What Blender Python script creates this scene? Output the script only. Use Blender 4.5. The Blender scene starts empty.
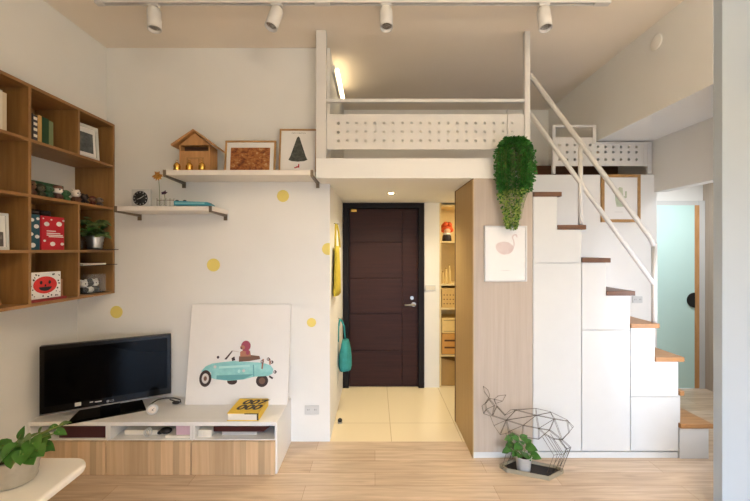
import bpy, bmesh, math, random
from mathutils import Vector, Matrix
random.seed(7)
PI = math.pi
S = bpy.context.scene
COL = S.collection
F = 370.0
CZ = 1.57
YW, YS, YP, YD = 3.033, 2.782, 3.393, 4.224     # back wall, stair front, wall behind stair, entrance door wall
CEIL = 3.226
def wx(px, Y): return (px - 375) * Y / F
def wz(py, Y): return CZ - (py - 250) * Y / F
def W(px, py, Y): return Vector((wx(px, Y), Y, wz(py, Y)))
def lin(c):
    c /= 255.0
    return c / 12.92 if c <= 0.04045 else ((c + 0.055) / 1.055) ** 2.4
def RGB(r, g, b): return (lin(r), lin(g), lin(b), 1)

# ------------------------------------------------------------------ materials
def newmat(name):
    m = bpy.data.materials.new(name); m.use_nodes = True
    nt = m.node_tree
    return m, nt, nt.nodes['Principled BSDF']
def mat(name, rgb, rough=0.5, metal=0.0, var=0.04, scale=12, bump=0.0, spec=None, trans=0, alpha=1, coat=0):
    m, nt, b = newmat(name)
    c = RGB(*rgb)
    b.inputs['Roughness'].default_value = rough
    b.inputs['Metallic'].default_value = metal
    if spec is not None: b.inputs['Specular IOR Level'].default_value = spec
    if trans: b.inputs['Transmission Weight'].default_value = trans
    if alpha < 1: b.inputs['Alpha'].default_value = alpha
    if coat: b.inputs['Coat Weight'].default_value = coat
    tc = nt.nodes.new('ShaderNodeTexCoord'); n = nt.nodes.new('ShaderNodeTexNoise')
    n.inputs['Scale'].default_value = scale; n.inputs['Detail'].default_value = 4
    nt.links.new(tc.outputs['Object'], n.inputs['Vector'])
    r = nt.nodes.new('ShaderNodeValToRGB')
    r.color_ramp.elements[0].position = 0.3; r.color_ramp.elements[1].position = 0.7
    r.color_ramp.elements[0].color = tuple(x * (1 - var) for x in c[:3]) + (1,)
    r.color_ramp.elements[1].color = tuple(min(1, x * (1 + var)) for x in c[:3]) + (1,)
    nt.links.new(n.outputs['Fac'], r.inputs['Fac']); nt.links.new(r.outputs['Color'], b.inputs['Base Color'])
    if bump:
        bp = nt.nodes.new('ShaderNodeBump'); bp.inputs['Strength'].default_value = bump; bp.inputs['Distance'].default_value = 0.002
        nt.links.new(n.outputs['Fac'], bp.inputs['Height']); nt.links.new(bp.outputs['Normal'], b.inputs['Normal'])
    return m
def wood(name, ca, cb, stretch, rough=0.45, scale=1.0, contrast=(0.3, 0.7), band=None, spec=.5):
    """grain noise squeezed across 'stretch'; band = (axis, width): glued strips of slightly different tone"""
    m, nt, b = newmat(name)
    b.inputs['Roughness'].default_value = rough; b.inputs['Specular IOR Level'].default_value = spec
    tc = nt.nodes.new('ShaderNodeTexCoord'); mp = nt.nodes.new('ShaderNodeMapping')
    mp.inputs['Scale'].default_value = stretch
    n = nt.nodes.new('ShaderNodeTexNoise'); n.inputs['Scale'].default_value = scale; n.inputs['Detail'].default_value = 6
    n.inputs['Roughness'].default_value = 0.6
    nt.links.new(tc.outputs['Object'], mp.inputs['Vector']); nt.links.new(mp.outputs['Vector'], n.inputs['Vector'])
    r = nt.nodes.new('ShaderNodeValToRGB')
    r.color_ramp.elements[0].position, r.color_ramp.elements[1].position = contrast
    r.color_ramp.elements[0].color = RGB(*ca); r.color_ramp.elements[1].color = RGB(*cb)
    nt.links.new(n.outputs['Fac'], r.inputs['Fac'])
    out = r.outputs['Color']
    if band:
        sx = nt.nodes.new('ShaderNodeSeparateXYZ'); nt.links.new(tc.outputs['Object'], sx.inputs['Vector'])
        d = nt.nodes.new('ShaderNodeMath'); d.operation = 'DIVIDE'; d.inputs[1].default_value = band[1]
        nt.links.new(sx.outputs[band[0]], d.inputs[0])
        fl = nt.nodes.new('ShaderNodeMath'); fl.operation = 'FLOOR'; nt.links.new(d.outputs[0], fl.inputs[0])
        wn = nt.nodes.new('ShaderNodeTexWhiteNoise'); wn.noise_dimensions = '1D'; nt.links.new(fl.outputs[0], wn.inputs['W'])
        mr = nt.nodes.new('ShaderNodeMapRange'); mr.inputs['To Min'].default_value = 0.78; mr.inputs['To Max'].default_value = 1.12
        nt.links.new(wn.outputs['Value'], mr.inputs['Value'])
        mx = nt.nodes.new('ShaderNodeVectorMath'); mx.operation = 'SCALE'
        nt.links.new(out, mx.inputs[0]); nt.links.new(mr.outputs['Result'], mx.inputs['Scale'])
        out = mx.outputs['Vector']
    nt.links.new(out, b.inputs['Base Color'])
    return m
def plankmat(name, ca, cb, gap, w, h, rough):
    m, nt, b = newmat(name)
    b.inputs['Roughness'].default_value = rough
    tc = nt.nodes.new('ShaderNodeTexCoord')
    br = nt.nodes.new('ShaderNodeTexBrick'); br.offset = 0.37; br.inputs['Scale'].default_value = 1
    br.inputs['Brick Width'].default_value = w; br.inputs['Row Height'].default_value = h
    br.inputs['Mortar Size'].default_value = 0.0012; br.inputs['Mortar Smooth'].default_value = 0.3; br.inputs['Bias'].default_value = 0.0
    br.inputs['Color1'].default_value = RGB(*ca); br.inputs['Color2'].default_value = RGB(*cb); br.inputs['Mortar'].default_value = RGB(*gap)
    nt.links.new(tc.outputs['Object'], br.inputs['Vector'])
    mp = nt.nodes.new('ShaderNodeMapping'); mp.inputs['Scale'].default_value = (1.6, 22, 1)
    n = nt.nodes.new('ShaderNodeTexNoise'); n.inputs['Scale'].default_value = 1.6; n.inputs['Detail'].default_value = 7; n.inputs['Distortion'].default_value = 0.6
    nt.links.new(tc.outputs['Object'], mp.inputs['Vector']); nt.links.new(mp.outputs['Vector'], n.inputs['Vector'])
    mr = nt.nodes.new('ShaderNodeMapRange'); mr.inputs['From Min'].default_value = 0.3; mr.inputs['From Max'].default_value = 0.7
    mr.inputs['To Min'].default_value = 0.80; mr.inputs['To Max'].default_value = 1.10
    nt.links.new(n.outputs['Fac'], mr.inputs['Value'])
    # knots
    mk = nt.nodes.new('ShaderNodeMapping'); mk.inputs['Scale'].default_value = (1.6, 6, 1)
    v = nt.nodes.new('ShaderNodeTexVoronoi'); v.inputs['Scale'].default_value = 1.5
    nt.links.new(tc.outputs['Object'], mk.inputs['Vector']); nt.links.new(mk.outputs['Vector'], v.inputs['Vector'])
    kr = nt.nodes.new('ShaderNodeMapRange'); kr.inputs['From Min'].default_value = 0.02; kr.inputs['From Max'].default_value = 0.16
    kr.inputs['To Min'].default_value = 0.80; kr.inputs['To Max'].default_value = 1.0
    nt.links.new(v.outputs['Distance'], kr.inputs['Value'])
    mu = nt.nodes.new('ShaderNodeMath'); mu.operation = 'MULTIPLY'
    nt.links.new(mr.outputs['Result'], mu.inputs[0]); nt.links.new(kr.outputs['Result'], mu.inputs[1])
    sc = nt.nodes.new('ShaderNodeVectorMath'); sc.operation = 'SCALE'
    nt.links.new(br.outputs['Color'], sc.inputs[0]); nt.links.new(mu.outputs[0], sc.inputs['Scale'])
    nt.links.new(sc.outputs['Vector'], b.inputs['Base Color'])
    return m
def tilemat(name, ca, cb, gap, w, h, off, rough):
    m, nt, b = newmat(name)
    b.inputs['Roughness'].default_value = rough
    tc = nt.nodes.new('ShaderNodeTexCoord'); mp = nt.nodes.new('ShaderNodeMapping')
    mp.inputs['Location'].default_value = (-off[0], -off[1], 0)
    br = nt.nodes.new('ShaderNodeTexBrick'); br.offset = 0.0; br.inputs['Scale'].default_value = 1
    br.inputs['Brick Width'].default_value = w; br.inputs['Row Height'].default_value = h
    br.inputs['Mortar Size'].default_value = 0.003; br.inputs['Mortar Smooth'].default_value = 0.2
    br.inputs['Color1'].default_value = RGB(*ca); br.inputs['Color2'].default_value = RGB(*cb); br.inputs['Mortar'].default_value = RGB(*gap)
    nt.links.new(tc.outputs['Object'], mp.inputs['Vector']); nt.links.new(mp.outputs['Vector'], br.inputs['Vector'])
    nt.links.new(br.outputs['Color'], b.inputs['Base Color'])
    return m
def emis(name, rgb, strength):
    m, nt, b = newmat(name)
    b.inputs['Base Color'].default_value = RGB(*rgb)
    b.inputs['Emission Color'].default_value = RGB(*rgb); b.inputs['Emission Strength'].default_value = strength
    return m

WALL = mat('wall paint', (233, 232, 227), 0.85, var=0.015, scale=3, bump=0.05)
CEILM = mat('ceiling paint', (240, 230, 214), 0.9, var=0.015, scale=3)
WHITE2 = mat('white console board', (234, 233, 230), 0.4, var=0.01)
GREYWALL = mat('pale grey wall paint', (176, 186, 194), 0.85, var=0.015, scale=3)
WHITE = mat('white lacquer', (206, 207, 204), 0.35, var=0.01)
WHITEM = mat('white powder coat', (214, 212, 207), 0.4, var=0.01)
SATIN = mat('white satin board', (232, 226, 216), 0.45, var=0.015)
FLOOR = plankmat('oak plank floor', (212, 190, 165), (198, 174, 147), (154, 128, 102), 1.25, 0.145, 0.27)
TILE = tilemat('cream floor tile', (236, 222, 190), (232, 217, 184), (196, 176, 140), 0.582, 0.88, (0.136, 3.358), 0.16)
OAK = wood('oiled oak shelf', (138, 100, 56), (164, 122, 72), (24, 24, 2), 0.5, 1.2)
OAKH = wood('oiled oak shelf along', (138, 100, 56), (164, 122, 72), (22, 1.6, 22), 0.5, 1.2)
OAKD = wood('striped oak front', (196, 164, 124), (214, 184, 146), (34, 6, 1.2), 0.5, 1.3, band=('X', 0.043))
PANEL = wood('pale ash cladding', (172, 158, 142), (182, 169, 153), (30, 30, 1.1), 0.5, 1.6)
CLOSETW = wood('warm veneer', (174, 144, 94), (186, 156, 106), (30, 30, 1.1), 0.5, 1.5)
TREAD = wood('brown oak tread', (86, 56, 34), (118, 78, 46), (2.2, 26, 26), 0.42, 1.4)
TREADL = wood('honey oak tread', (142, 99, 55), (174, 128, 80), (2.2, 26, 26), 0.42, 1.4)
DARKW = wood('dark brown door veneer', (40, 20, 15), (58, 30, 22), (1.4, 20, 24), 0.5, 1.3, spec=.2)
BLACKW = mat('near black door frame', (22, 14, 11), 0.5, spec=.2)
PINE = wood('pine ply', (178, 130, 78), (202, 154, 102), (28, 28, 4), 0.55, 1.4)
FRAMEW = wood('oak picture frame', (158, 118, 68), (188, 146, 92), (12, 12, 12), 0.5, 1.4)
LEG = wood('beech leg', (190, 140, 90), (208, 160, 108), (20, 20, 2), 0.5, 1.4)
STEEL = mat('brushed steel', (170, 166, 158), 0.35, 1.0)
GALV = mat('galvanised pot metal', (196, 194, 188), 0.3, 0.9, var=0.08, scale=25)
BRACK = mat('dark bronze bracket', (128, 114, 96), 0.45, 0.5)
GOLD = mat('gold metal', (222, 176, 88), 0.25, 1.0)
BLACK = mat('matt black', (20, 19, 18), 0.5)
GLOSSB = mat('gloss black screen', (5, 5, 6), 0.12, var=0.0, spec=.06)
BEZEL = mat('gloss black bezel', (8, 7, 7), 0.25, spec=.25)
PAPER = mat('page paper', (232, 226, 212), 0.8)
PRINTW = mat('white art paper', (234, 232, 228), 0.75, var=0.008)
YELLOW = mat('yellow sticker', (232, 214, 118), 0.7)
SOIL = mat('potting soil', (44, 30, 22), 0.95, var=0.3, scale=80)
WIRE = mat('black iron wire', (92, 80, 64), 0.45, 0.6)
GREEN = mat('glossy green leaf', (62, 108, 40), 0.4, var=0.3, scale=18)
GREEN2 = mat('deep green leaf', (44, 108, 34), 0.5, var=0.4, scale=30)
GREEN3 = mat('pale green leaf', (150, 170, 82), 0.5, var=0.3, scale=30)
GREYG = mat('grey green leaf', (112, 136, 80), 0.5, var=0.3, scale=20)
STEM = mat('plant stem', (104, 120, 58), 0.6)
MINT = mat('mint door paint', (200, 232, 226), 0.4, var=0.02, scale=2)
CERAM = mat('grey cement pot', (196, 192, 184), 0.7)
def glassmat(name, rgb, alpha, rough=0.05):
    m, nt, b = newmat(name)
    b.inputs['Base Color'].default_value = RGB(*rgb); b.inputs['Roughness'].default_value = rough
    b.inputs['Alpha'].default_value = alpha
    return m
SMOKE = glassmat('smoked glass', (52, 40, 32), 0.8)
CLEAR = glassmat('clear acrylic', (220, 226, 224), 0.08)
LAMPW = emis('warm lamp tube', (255, 230, 186), 5)
DOWNL = emis('downlight lens', (255, 236, 196), 20)
_mc = {}
def flat(r, g, b, rough=0.6):
    k = (r, g, b, rough)
    if k not in _mc: _mc[k] = mat('paint %d %d %d' % (r, g, b), (r, g, b), rough, var=0.03, scale=40)
    return _mc[k]

# ------------------------------------------------------------------ mesh builder
class MB:
    def __init__(s): s.bm = bmesh.new()
    def poly(s, pts, m=0):
        try: f = s.bm.faces.new([s.bm.verts.new(p) for p in pts])
        except ValueError: return None
        f.material_index = m; return f
    def box(s, x0, x1, y0, y1, z0, z1, m=0):
        c = [(x0,y0,z0),(x1,y0,z0),(x1,y1,z0),(x0,y1,z0),(x0,y0,z1),(x1,y0,z1),(x1,y1,z1),(x0,y1,z1)]
        v = [s.bm.verts.new(p) for p in c]
        for q in ((0,3,2,1),(4,5,6,7),(0,1,5,4),(1,2,6,5),(2,3,7,6),(3,0,4,7)):
            f = s.bm.faces.new([v[i] for i in q]); f.material_index = m
        return s
    def prism(s, pts, vec, m=0):
        vec = Vector(vec); n = len(pts)
        a = [s.bm.verts.new(Vector(p)) for p in pts]; b = [s.bm.verts.new(Vector(p) + vec) for p in pts]
        fs = [s.bm.faces.new(a[::-1]), s.bm.faces.new(b)]
        for i in range(n): fs.append(s.bm.faces.new([a[i], a[(i+1)%n], b[(i+1)%n], b[i]]))
        for f in fs: f.material_index = m
        bmesh.ops.recalc_face_normals(s.bm, faces=fs)
        return s
    def tube(s, pts, r, seg=8, m=0, r2=None, closed=False):
        pts = [Vector(p) for p in pts]; n = len(pts); rings = []
        up = None
        for i, p in enumerate(pts):
            if closed: t = (pts[(i+1)%n] - pts[i-1])
            elif i == 0: t = pts[1] - p
            elif i == n-1: t = p - pts[i-1]
            else: t = (pts[i+1]-p).normalized() + (p-pts[i-1]).normalized()
            if t.length < 1e-9: t = Vector((0,0,1))
            t.normalize()
            if up is None:
                up = Vector((0,0,1)) if abs(t.z) < 0.9 else Vector((1,0,0))
            a = up - t * up.dot(t)
            if a.length < 1e-6: a = t.orthogonal()
            a.normalize(); b = t.cross(a); up = a
            rr = r if r2 is None else r + (r2 - r) * i / (n-1)
            rings.append([s.bm.verts.new(p + (a*math.cos(2*PI*k/seg) + b*math.sin(2*PI*k/seg)) * rr) for k in range(seg)])
        rng = n if closed else n-1
        for i in range(rng):
            A, B = rings[i], rings[(i+1)%n]
            for k in range(seg):
                f = s.bm.faces.new([A[k], A[(k+1)%seg], B[(k+1)%seg], B[k]]); f.material_index = m; f.smooth = seg > 5
        if not closed:
            s.bm.faces.new(rings[0][::-1]).material_index = m; s.bm.faces.new(rings[-1]).material_index = m
        return s
    def bar(s, p0, p1, r, seg=8, m=0, r2=None): return s.tube([p0, p1], r, seg, m, r2)
    def lathe(s, prof, c=(0,0,0), seg=24, m=0, axis='Z', smooth=True):
        c = Vector(c); rings = []
        def P(r, z, k):
            a = 2*PI*k/seg; u, v = r*math.cos(a), r*math.sin(a)
            return c + (Vector((u, v, z)) if axis == 'Z' else Vector((u, z, v)) if axis == 'Y' else Vector((z, u, v)))
        fs = []
        for r, z in prof:
            if r < 1e-6: rings.append([s.bm.verts.new(P(0, z, 0))])
            else: rings.append([s.bm.verts.new(P(r, z, k)) for k in range(seg)])
        for A, B in zip(rings, rings[1:]):
            for k in range(seg):
                k2 = (k+1) % seg
                q = [A[k % len(A)], A[k2 % len(A)], B[k2 % len(B)], B[k % len(B)]]
                u = []
                for x in q:
                    if x not in u: u.append(x)
                if len(u) < 3: continue
                f = s.bm.faces.new(u); f.material_index = m; f.smooth = smooth; fs.append(f)
        if len(rings[0]) > 1: fs.append(s.bm.faces.new(rings[0])); fs[-1].material_index = m
        if len(rings[-1]) > 1: fs.append(s.bm.faces.new(rings[-1][::-1])); fs[-1].material_index = m
        bmesh.ops.recalc_face_normals(s.bm, faces=fs)
        return s
    def ball(s, c, r, m=0, seg=14, rings=9):
        if not hasattr(r, '__len__'): r = (r, r, r)
        M = Matrix.Translation(Vector(c)) @ Matrix.Diagonal((r[0], r[1], r[2], 1))
        g = bmesh.ops.create_uvsphere(s.bm, u_segments=seg, v_segments=rings, radius=1, matrix=M)
        for v in g['verts']:
            for f in v.link_faces: f.material_index = m; f.smooth = True
        return s
    def leaf(s, p, d, up, L, w, m=0, droop=0.15, fold=0.18):
        p = Vector(p); d = Vector(d).normalized(); up = Vector(up)
        sd = d.cross(up)
        if sd.length < 1e-5: sd = d.orthogonal()
        sd.normalize(); n = sd.cross(d).normalized()
        c = [p, p + d*L*0.38 + n*L*0.04, p + d*L*0.72 - n*L*droop*0.4, p + d*L - n*L*droop]
        l1 = c[1] + sd*w*0.5 + n*w*fold; r1 = c[1] - sd*w*0.5 + n*w*fold
        l2 = c[2] + sd*w*0.36 + n*w*fold*0.7; r2 = c[2] - sd*w*0.36 + n*w*fold*0.7
        V = [s.bm.verts.new(x) for x in (c[0], c[1], c[2], c[3], l1, l2, r1, r2)]
        for q in ((0,1,4),(0,6,1),(1,2,5,4),(1,6,7,2),(2,3,5),(2,7,3)):
            f = s.bm.faces.new([V[i] for i in q]); f.material_index = m; f.smooth = True
        return s
    def bigleaf(s, p, d, up, L, w, m=0, droop=0.2, fold=0.12):
        p = Vector(p); d = Vector(d).normalized(); sd = d.cross(Vector(up))
        if sd.length < 1e-5: sd = d.orthogonal()
        sd.normalize(); n = sd.cross(d).normalized()
        prof = [(0, .0), (.04, .42), (.16, .82), (.34, 1), (.54, .9), (.74, .6), (.9, .25), (1, 0)]
        rows = []
        for t, k in prof:
            c = p + d*L*t - n*L*droop*t*t
            if k == 0: rows.append([s.bm.verts.new(c)])
            else: rows.append([s.bm.verts.new(c + sd*w*.5*k*q + n*w*fold*k*abs(q)**1.5 - d*L*.05*abs(q)*(1-t)) for q in (1, .5, 0, -.5, -1)])
        for A, B in zip(rows, rows[1:]):
            for k in range(4):
                if len(A) == 1: f = s.bm.faces.new([A[0], B[k+1], B[k]])
                elif len(B) == 1: f = s.bm.faces.new([A[k], A[k+1], B[0]])
                else: f = s.bm.faces.new([A[k], A[k+1], B[k+1], B[k]])
                f.material_index = m; f.smooth = True
        return s
    def disc(s, c, r, ax, ay, m=0, seg=24, a0=0, a1=2*PI):
        ax, ay, c = Vector(ax), Vector(ay), Vector(c)
        if not hasattr(r, '__len__'): r = (r, r)
        n = seg if a1 - a0 > 6.2 else seg + 1
        return s.poly([c + ax*r[0]*math.cos(a0+(a1-a0)*k/seg) + ay*r[1]*math.sin(a0+(a1-a0)*k/seg) for k in range(n)], m)
    def text(s, body, size, M, m=0, bold=0, shear=0):
        cu = bpy.data.curves.new('t', 'FONT'); cu.body = body; cu.size = size; cu.align_x = 'CENTER'; cu.align_y = 'CENTER'
        cu.resolution_u = 3; cu.offset = bold; cu.shear = shear
        o = bpy.data.objects.new('t', cu); COL.objects.link(o)
        dg = bpy.context.evaluated_depsgraph_get()
        me = bpy.data.meshes.new_from_object(o.evaluated_get(dg))
        vs = [s.bm.verts.new(M @ v.co) for v in me.vertices]
        for p in me.polygons:
            try: f = s.bm.faces.new([vs[i] for i in p.vertices]); f.material_index = m
            except ValueError: pass
        bpy.data.objects.remove(o); bpy.data.curves.remove(cu); bpy.data.meshes.remove(me)
        return s
    def xf(s, M):
        bmesh.ops.transform(s.bm, matrix=M, verts=s.bm.verts[:]); return s

def thing(name, label, cat, loc=(0,0,0), rz=0, group=None):
    o = bpy.data.objects.new(name, None); COL.objects.link(o)
    o.empty_display_size = 0.05
    o.location = loc; o.rotation_euler = (0, 0, rz); o['label'] = label; o['category'] = cat
    if group: o['group'] = group
    return o
def root_of(o):
    while o.parent: o = o.parent
    return o
def obj(name, mb, mats, parent=None, bevel=0, world=True, smooth=False, label=None):
    """one mesh object; geometry given in world space (world) or in the local space of its thing"""
    if not isinstance(mats, (list, tuple)): mats = [mats]
    me = bpy.data.meshes.new(name); bm = mb.bm
    if parent is None:
        vs = [v.co for v in bm.verts]
        c = Vector(((min(v.x for v in vs)+max(v.x for v in vs))/2, (min(v.y for v in vs)+max(v.y for v in vs))/2, min(v.z for v in vs)))
        off = c
    else:
        off = root_of(parent).location if world else Vector((0,0,0))
    if off.length > 0: bmesh.ops.translate(bm, vec=-off, verts=bm.verts[:])
    bm.to_mesh(me); bm.free()
    for m in mats: me.materials.append(m)
    if smooth:
        for p in me.polygons: p.use_smooth = True
    o = bpy.data.objects.new(name, me); COL.objects.link(o)
    if parent is None: o.location = off
    else:
        o.parent = parent
        p = parent
        if p.parent is not None and p.location.length > 0: o.location = -p.location
    if bevel:
        b = o.modifiers.new('bevel', 'BEVEL'); b.width = bevel; b.segments = 2; b.limit_method = 'ANGLE'; b.angle_limit = 0.7
    if label: o['label'] = label
    return o
def tag(o, label, cat, group=None):
    o['label'] = label; o['category'] = cat
    if group: o['group'] = group
    return o
def struct(name, mb, m, parent=None, bevel=0):
    """setting; keeps world coordinates so that procedural planks and tiles run through"""
    me = bpy.data.meshes.new(name); mb.bm.to_mesh(me); mb.bm.free()
    for x in (m if isinstance(m, (list, tuple)) else [m]): me.materials.append(x)
    o = bpy.data.objects.new(name, me); COL.objects.link(o)
    if parent: o.parent = parent
    else: o['kind'] = 'structure'
    if bevel:
        b = o.modifiers.new('bevel', 'BEVEL'); b.width = bevel; b.segments = 2; b.limit_method = 'ANGLE'
    return o
def dup(root, loc, label=None, group=None, rz=None):
    r = root.copy(); COL.objects.link(r); r.location = loc
    if rz is not None: r.rotation_euler = (0, 0, rz)
    if label: r['label'] = label
    if group: r['group'] = group
    for ch in list(root.children):
        c = ch.copy(); COL.objects.link(c); c.parent = r
        for g in list(ch.children):
            d = g.copy(); COL.objects.link(d); d.parent = c
    return r
B = lambda *a: MB().box(*a)

# ================================================================== THE SETTING
XL, XR = -2.44, 2.56
RX = 3.9                                            # right wall of the room around the camera
struct('floor', B(XL-.1, 4.4, -2.7, YW, -.1, 0), FLOOR)
struct('floor_entry', B(-.37, 1.75, YW, 4.7, -.1, 0), TILE)
struct('floor_side', B(1.75, 4.4, YW, 4.7, -.1, 0), FLOOR)
struct('ceiling', B(XL-.1, 4.4, -2.7, 4.7, CEIL, CEIL+.1), CEILM)
struct('wall_left', B(XL-.1, XL, -2.7, YW, 0, CEIL), WALL)
struct('wall_back', B(XL-.1, -.369, YW, 4.7, 0, CEIL), WALL)
struct('trim_1', B(XL, -2.2, -2.6, YW, 2.597, CEIL), WALL)           # bulkhead over the bookcase
XN = .735                                           # where the entrance wall ends and the shelf niche begins
struct('wall_entry', B(.56, XN, YD, 4.62, 0, 2.11), WALL)
struct('wall_far', B(-.369, 1.75, 4.62, 4.7, 0, 2.11), WALL)
struct('wall_niche', B(1.70, 1.78, YP+.06, 4.62, 0, 2.11), WALL)
lf = MB().box(-.444, 1.19, YS, YW, 2.11, 2.26).box(-.369, 1.19, YW, 4.62, 2.11, 2.26).box(1.19, 2.6, YP, 4.62, 2.1101, 2.26)
struct('floor_loft', lf, WALL)
struct('floor_loft_boards', B(-.36, 2.55, YP+.06, 4.36, 2.26, 2.272), OAKH)
struct('wall_loft', B(-.369, 2.6, 4.37, 4.6, 2.26, CEIL), WALL)
struct('wall_stair', B(1.19, 2.585, YP+.0005, YP+.06, 0, 2.1095), WALL)
struct('trim_2', B(2.05, 2.66, 2.245, 4.6, 2.577, CEIL), WALL)        # boxed beam high on the right
struct('wall_right', MB().box(XR, 2.66, 2.245, YS, 0, 2.577).box(XR, 2.66, YS, YP, 2.1, 2.577).box(2.56, 2.588, YP+.0605, 4.6, 0, 2.577).box(XR, 2.66, YP, YP+.06, 2.2605, 2.577), WALL)
struct('wall_partition', B(2.053, 4.4, 2.187, 2.245, 0, CEIL), GREYWALL)
struct('wall_side', B(RX, RX+.1, -2.7, 2.187, 0, CEIL), WALL)
# room behind the opening
struct('ceiling_side', B(2.59, 4.4, YP+.07, 4.6, 2.42, 2.5).box(2.67, 4.4, 2.25, YP+.07, 2.42, 2.5), CEILM)
struct('wall_side_back', MB().box(2.59, 3.2, YD, 4.3, 0, 2.42).box(3.2, 3.68, YD, 4.3, 2.084, 2.42).box(3.68, 3.9, YD, 4.3, 0, 2.42), WALL)
struct('wall_side_right', B(3.744, 3.9, 2.245, YD, 0, 2.42), PANEL)
# unseen wall behind the camera; window opening invented, its size shapes the daylight
WA, WB, WL, WH = -.6, 2.7, .05, 1.64
wr = MB().box(XL, WA, -2.7, -2.6, 0, CEIL).box(WB, RX, -2.7, -2.6, 0, CEIL).box(WA, WB, -2.7, -2.6, 0, WL).box(WA, WB, -2.7, -2.6, WH, CEIL)
struct('wall_rear', wr, WALL)
struct('light_block_rear', B(XL, -.62, -2.6, -.1, 0, CEIL), WALL)  # unseen block added behind the camera to keep daylight off the left side
wf = MB()
for x in (WA, (WA+WB)/2-.03, WB-.06): wf.box(x, x+.06, -2.68, -2.62, WL, WH)
wf.box(WA, WB, -2.68, -2.62, WL, WL+.06).box(WA, WB, -2.68, -2.62, WH-.06, WH)
struct('invented_window', wf, WHITEM)  # frame of the invented window, unseen behind the camera
struct('baseboard_stair', B(.735, (679-375)/133, YS+.012, YS+.03, 0, .045), WHITE)

# entrance door
d = struct('door_1', MB().box(-.365, -.30, YD-.02, YD+.08, 0, 2.105).box(.495, .56, YD-.02, YD+.08, 0, 2.105).box(-.30, .495, YD-.02, YD+.08, 2.045, 2.105), BLACKW)
pm = MB().box(-.298, .493, YD+.02, YD+.07, .006, 2.043)
zs = [.03, .42, .841, 1.2465, 1.659, 2.02]
for a, b in zip(zs, zs[1:]): pm.box(-.285, .303, YD+.008, YD+.02, a+.006, b-.006)
pm.box(.315, .48, YD+.008, YD+.02, .036, 2.014)
struct('door_panel', pm, DARKW, d, .003)
hx, hz = wx(411, YD), wz(304.5, YD)
struct('door_handle', MB().bar((hx+.03, YD+.01, hz), (hx+.03, YD-.045, hz), .011, 10).tube([(hx+.045, YD-.045, hz), (hx-.075, YD-.045, hz)], .011, 10)
       .lathe([(.026, 0), (.026, .008)], (hx+.03, YD, hz), 16, axis='Y'), STEEL, d)
struct('key_cylinder', MB().lathe([(.02, 0), (.02, .014), (.012, .016), (0, .016)], (wx(412, YD), YD-.008, wz(298, YD)), 16, axis='Y'), STEEL, d)
nm = MB().box(wx(351, YD), wx(356.6, YD), YD+.003, YD+.0085, wz(211.8, YD), wz(209.4, YD))
struct('number_plate', nm, GOLD, d)
# mint sliding door in the side room
d2 = struct('door_2', MB().box(3.16, 3.235, YD-.015, YD+.02, 0, 2.13).box(3.676, 3.742, YD-.03, YD+.02, 0, 2.13).box(3.235, 3.676, YD-.015, YD+.02, 2.075, 2.13), WHITE)
struct('door_panel', B(2.9, 3.606, YD-.05, YD-.018, .01, 2.075), MINT, d2)
struct('edge_strip', B(3.606, 3.66, YD-.05, YD-.018, .01, 2.075), PINE, d2)
hc = Vector((3.60, YD-.052, wz(299.5, YD)))
hm = MB(); pts = [hc + Vector((-math.sin(a)*.085, 0, math.cos(a)*.085)) for a in [PI*k/20 for k in range(21)]]
hm.prism(pts, (0, -.012, 0)); struct('pull_handle', hm, BLACK, d2)

# ================================================================== BOOKCASE
XF = -2.13
zl = [1.217, 1.561, 1.906, 2.250, 2.595]
yc = [1.15, 1.528, 1.906, 2.284, 2.6625, 3.028]
bc = thing('bookcase', 'oak wall-hung bookcase of open cube cells on left wall', 'bookcase', ((XL+XF)/2, 2.09, zl[0]))
T = .0095
obj('side_panel', B(XL, XF, yc[-1]-.02, yc[-1], zl[0], zl[-1]), OAK, bc, .001)
obj('side_panel', B(XL, XF, yc[0], yc[0]+.02, zl[0], zl[-1]), OAK, bc, .001)
obj('top_panel', B(XL, XF, yc[0]+.02, yc[-1]-.02, zl[-1]-.02, zl[-1]), OAKH, bc, .001)
obj('bottom_panel', B(XL, XF, yc[0]+.02, yc[-1]-.02, zl[0], zl[0]+.02), OAKH, bc, .001)
for z in zl[1:-1]: obj('shelf', B(XL, XF, yc[0]+.02, yc[-1]-.02, z-T, z+T), OAKH, bc, .001)
lo = [zl[0]+.02, zl[1]+T, zl[2]+T, zl[3]+T]; hi = [zl[1]-T, zl[2]-T, zl[3]-T, zl[4]-.02]
for y in yc[1:-1]:
    for k in range(4):
        if abs(y-yc[4]) < .001 and k == 2: continue
        obj('divider', B(XL, XF, y-T, y+T, lo[k], hi[k]), OAK, bc, .001)
for a_, b_ in ((zl[3]+T, zl[4]-.02), (zl[0]+.02, zl[2]-T)): obj('back_panel', B(XL, XL+.004, yc[0]+.02, yc[-1]-.02, a_, b_), OAK, bc)
obj('glass_shelf', B(XL+.02, XF+.045, yc[4]+T, yc[5]-.02, lo[1], lo[1]+.006), SMOKE, bc, label='dark smoked glass plate jutting out of the cell')
obj('glass_shelf', B(XL+.02, XF+.035, yc[4]+T, yc[5]-.02, 1.452, 1.457), SMOKE, bc, label='dark smoked glass plate across the bottom right cell')

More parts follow.
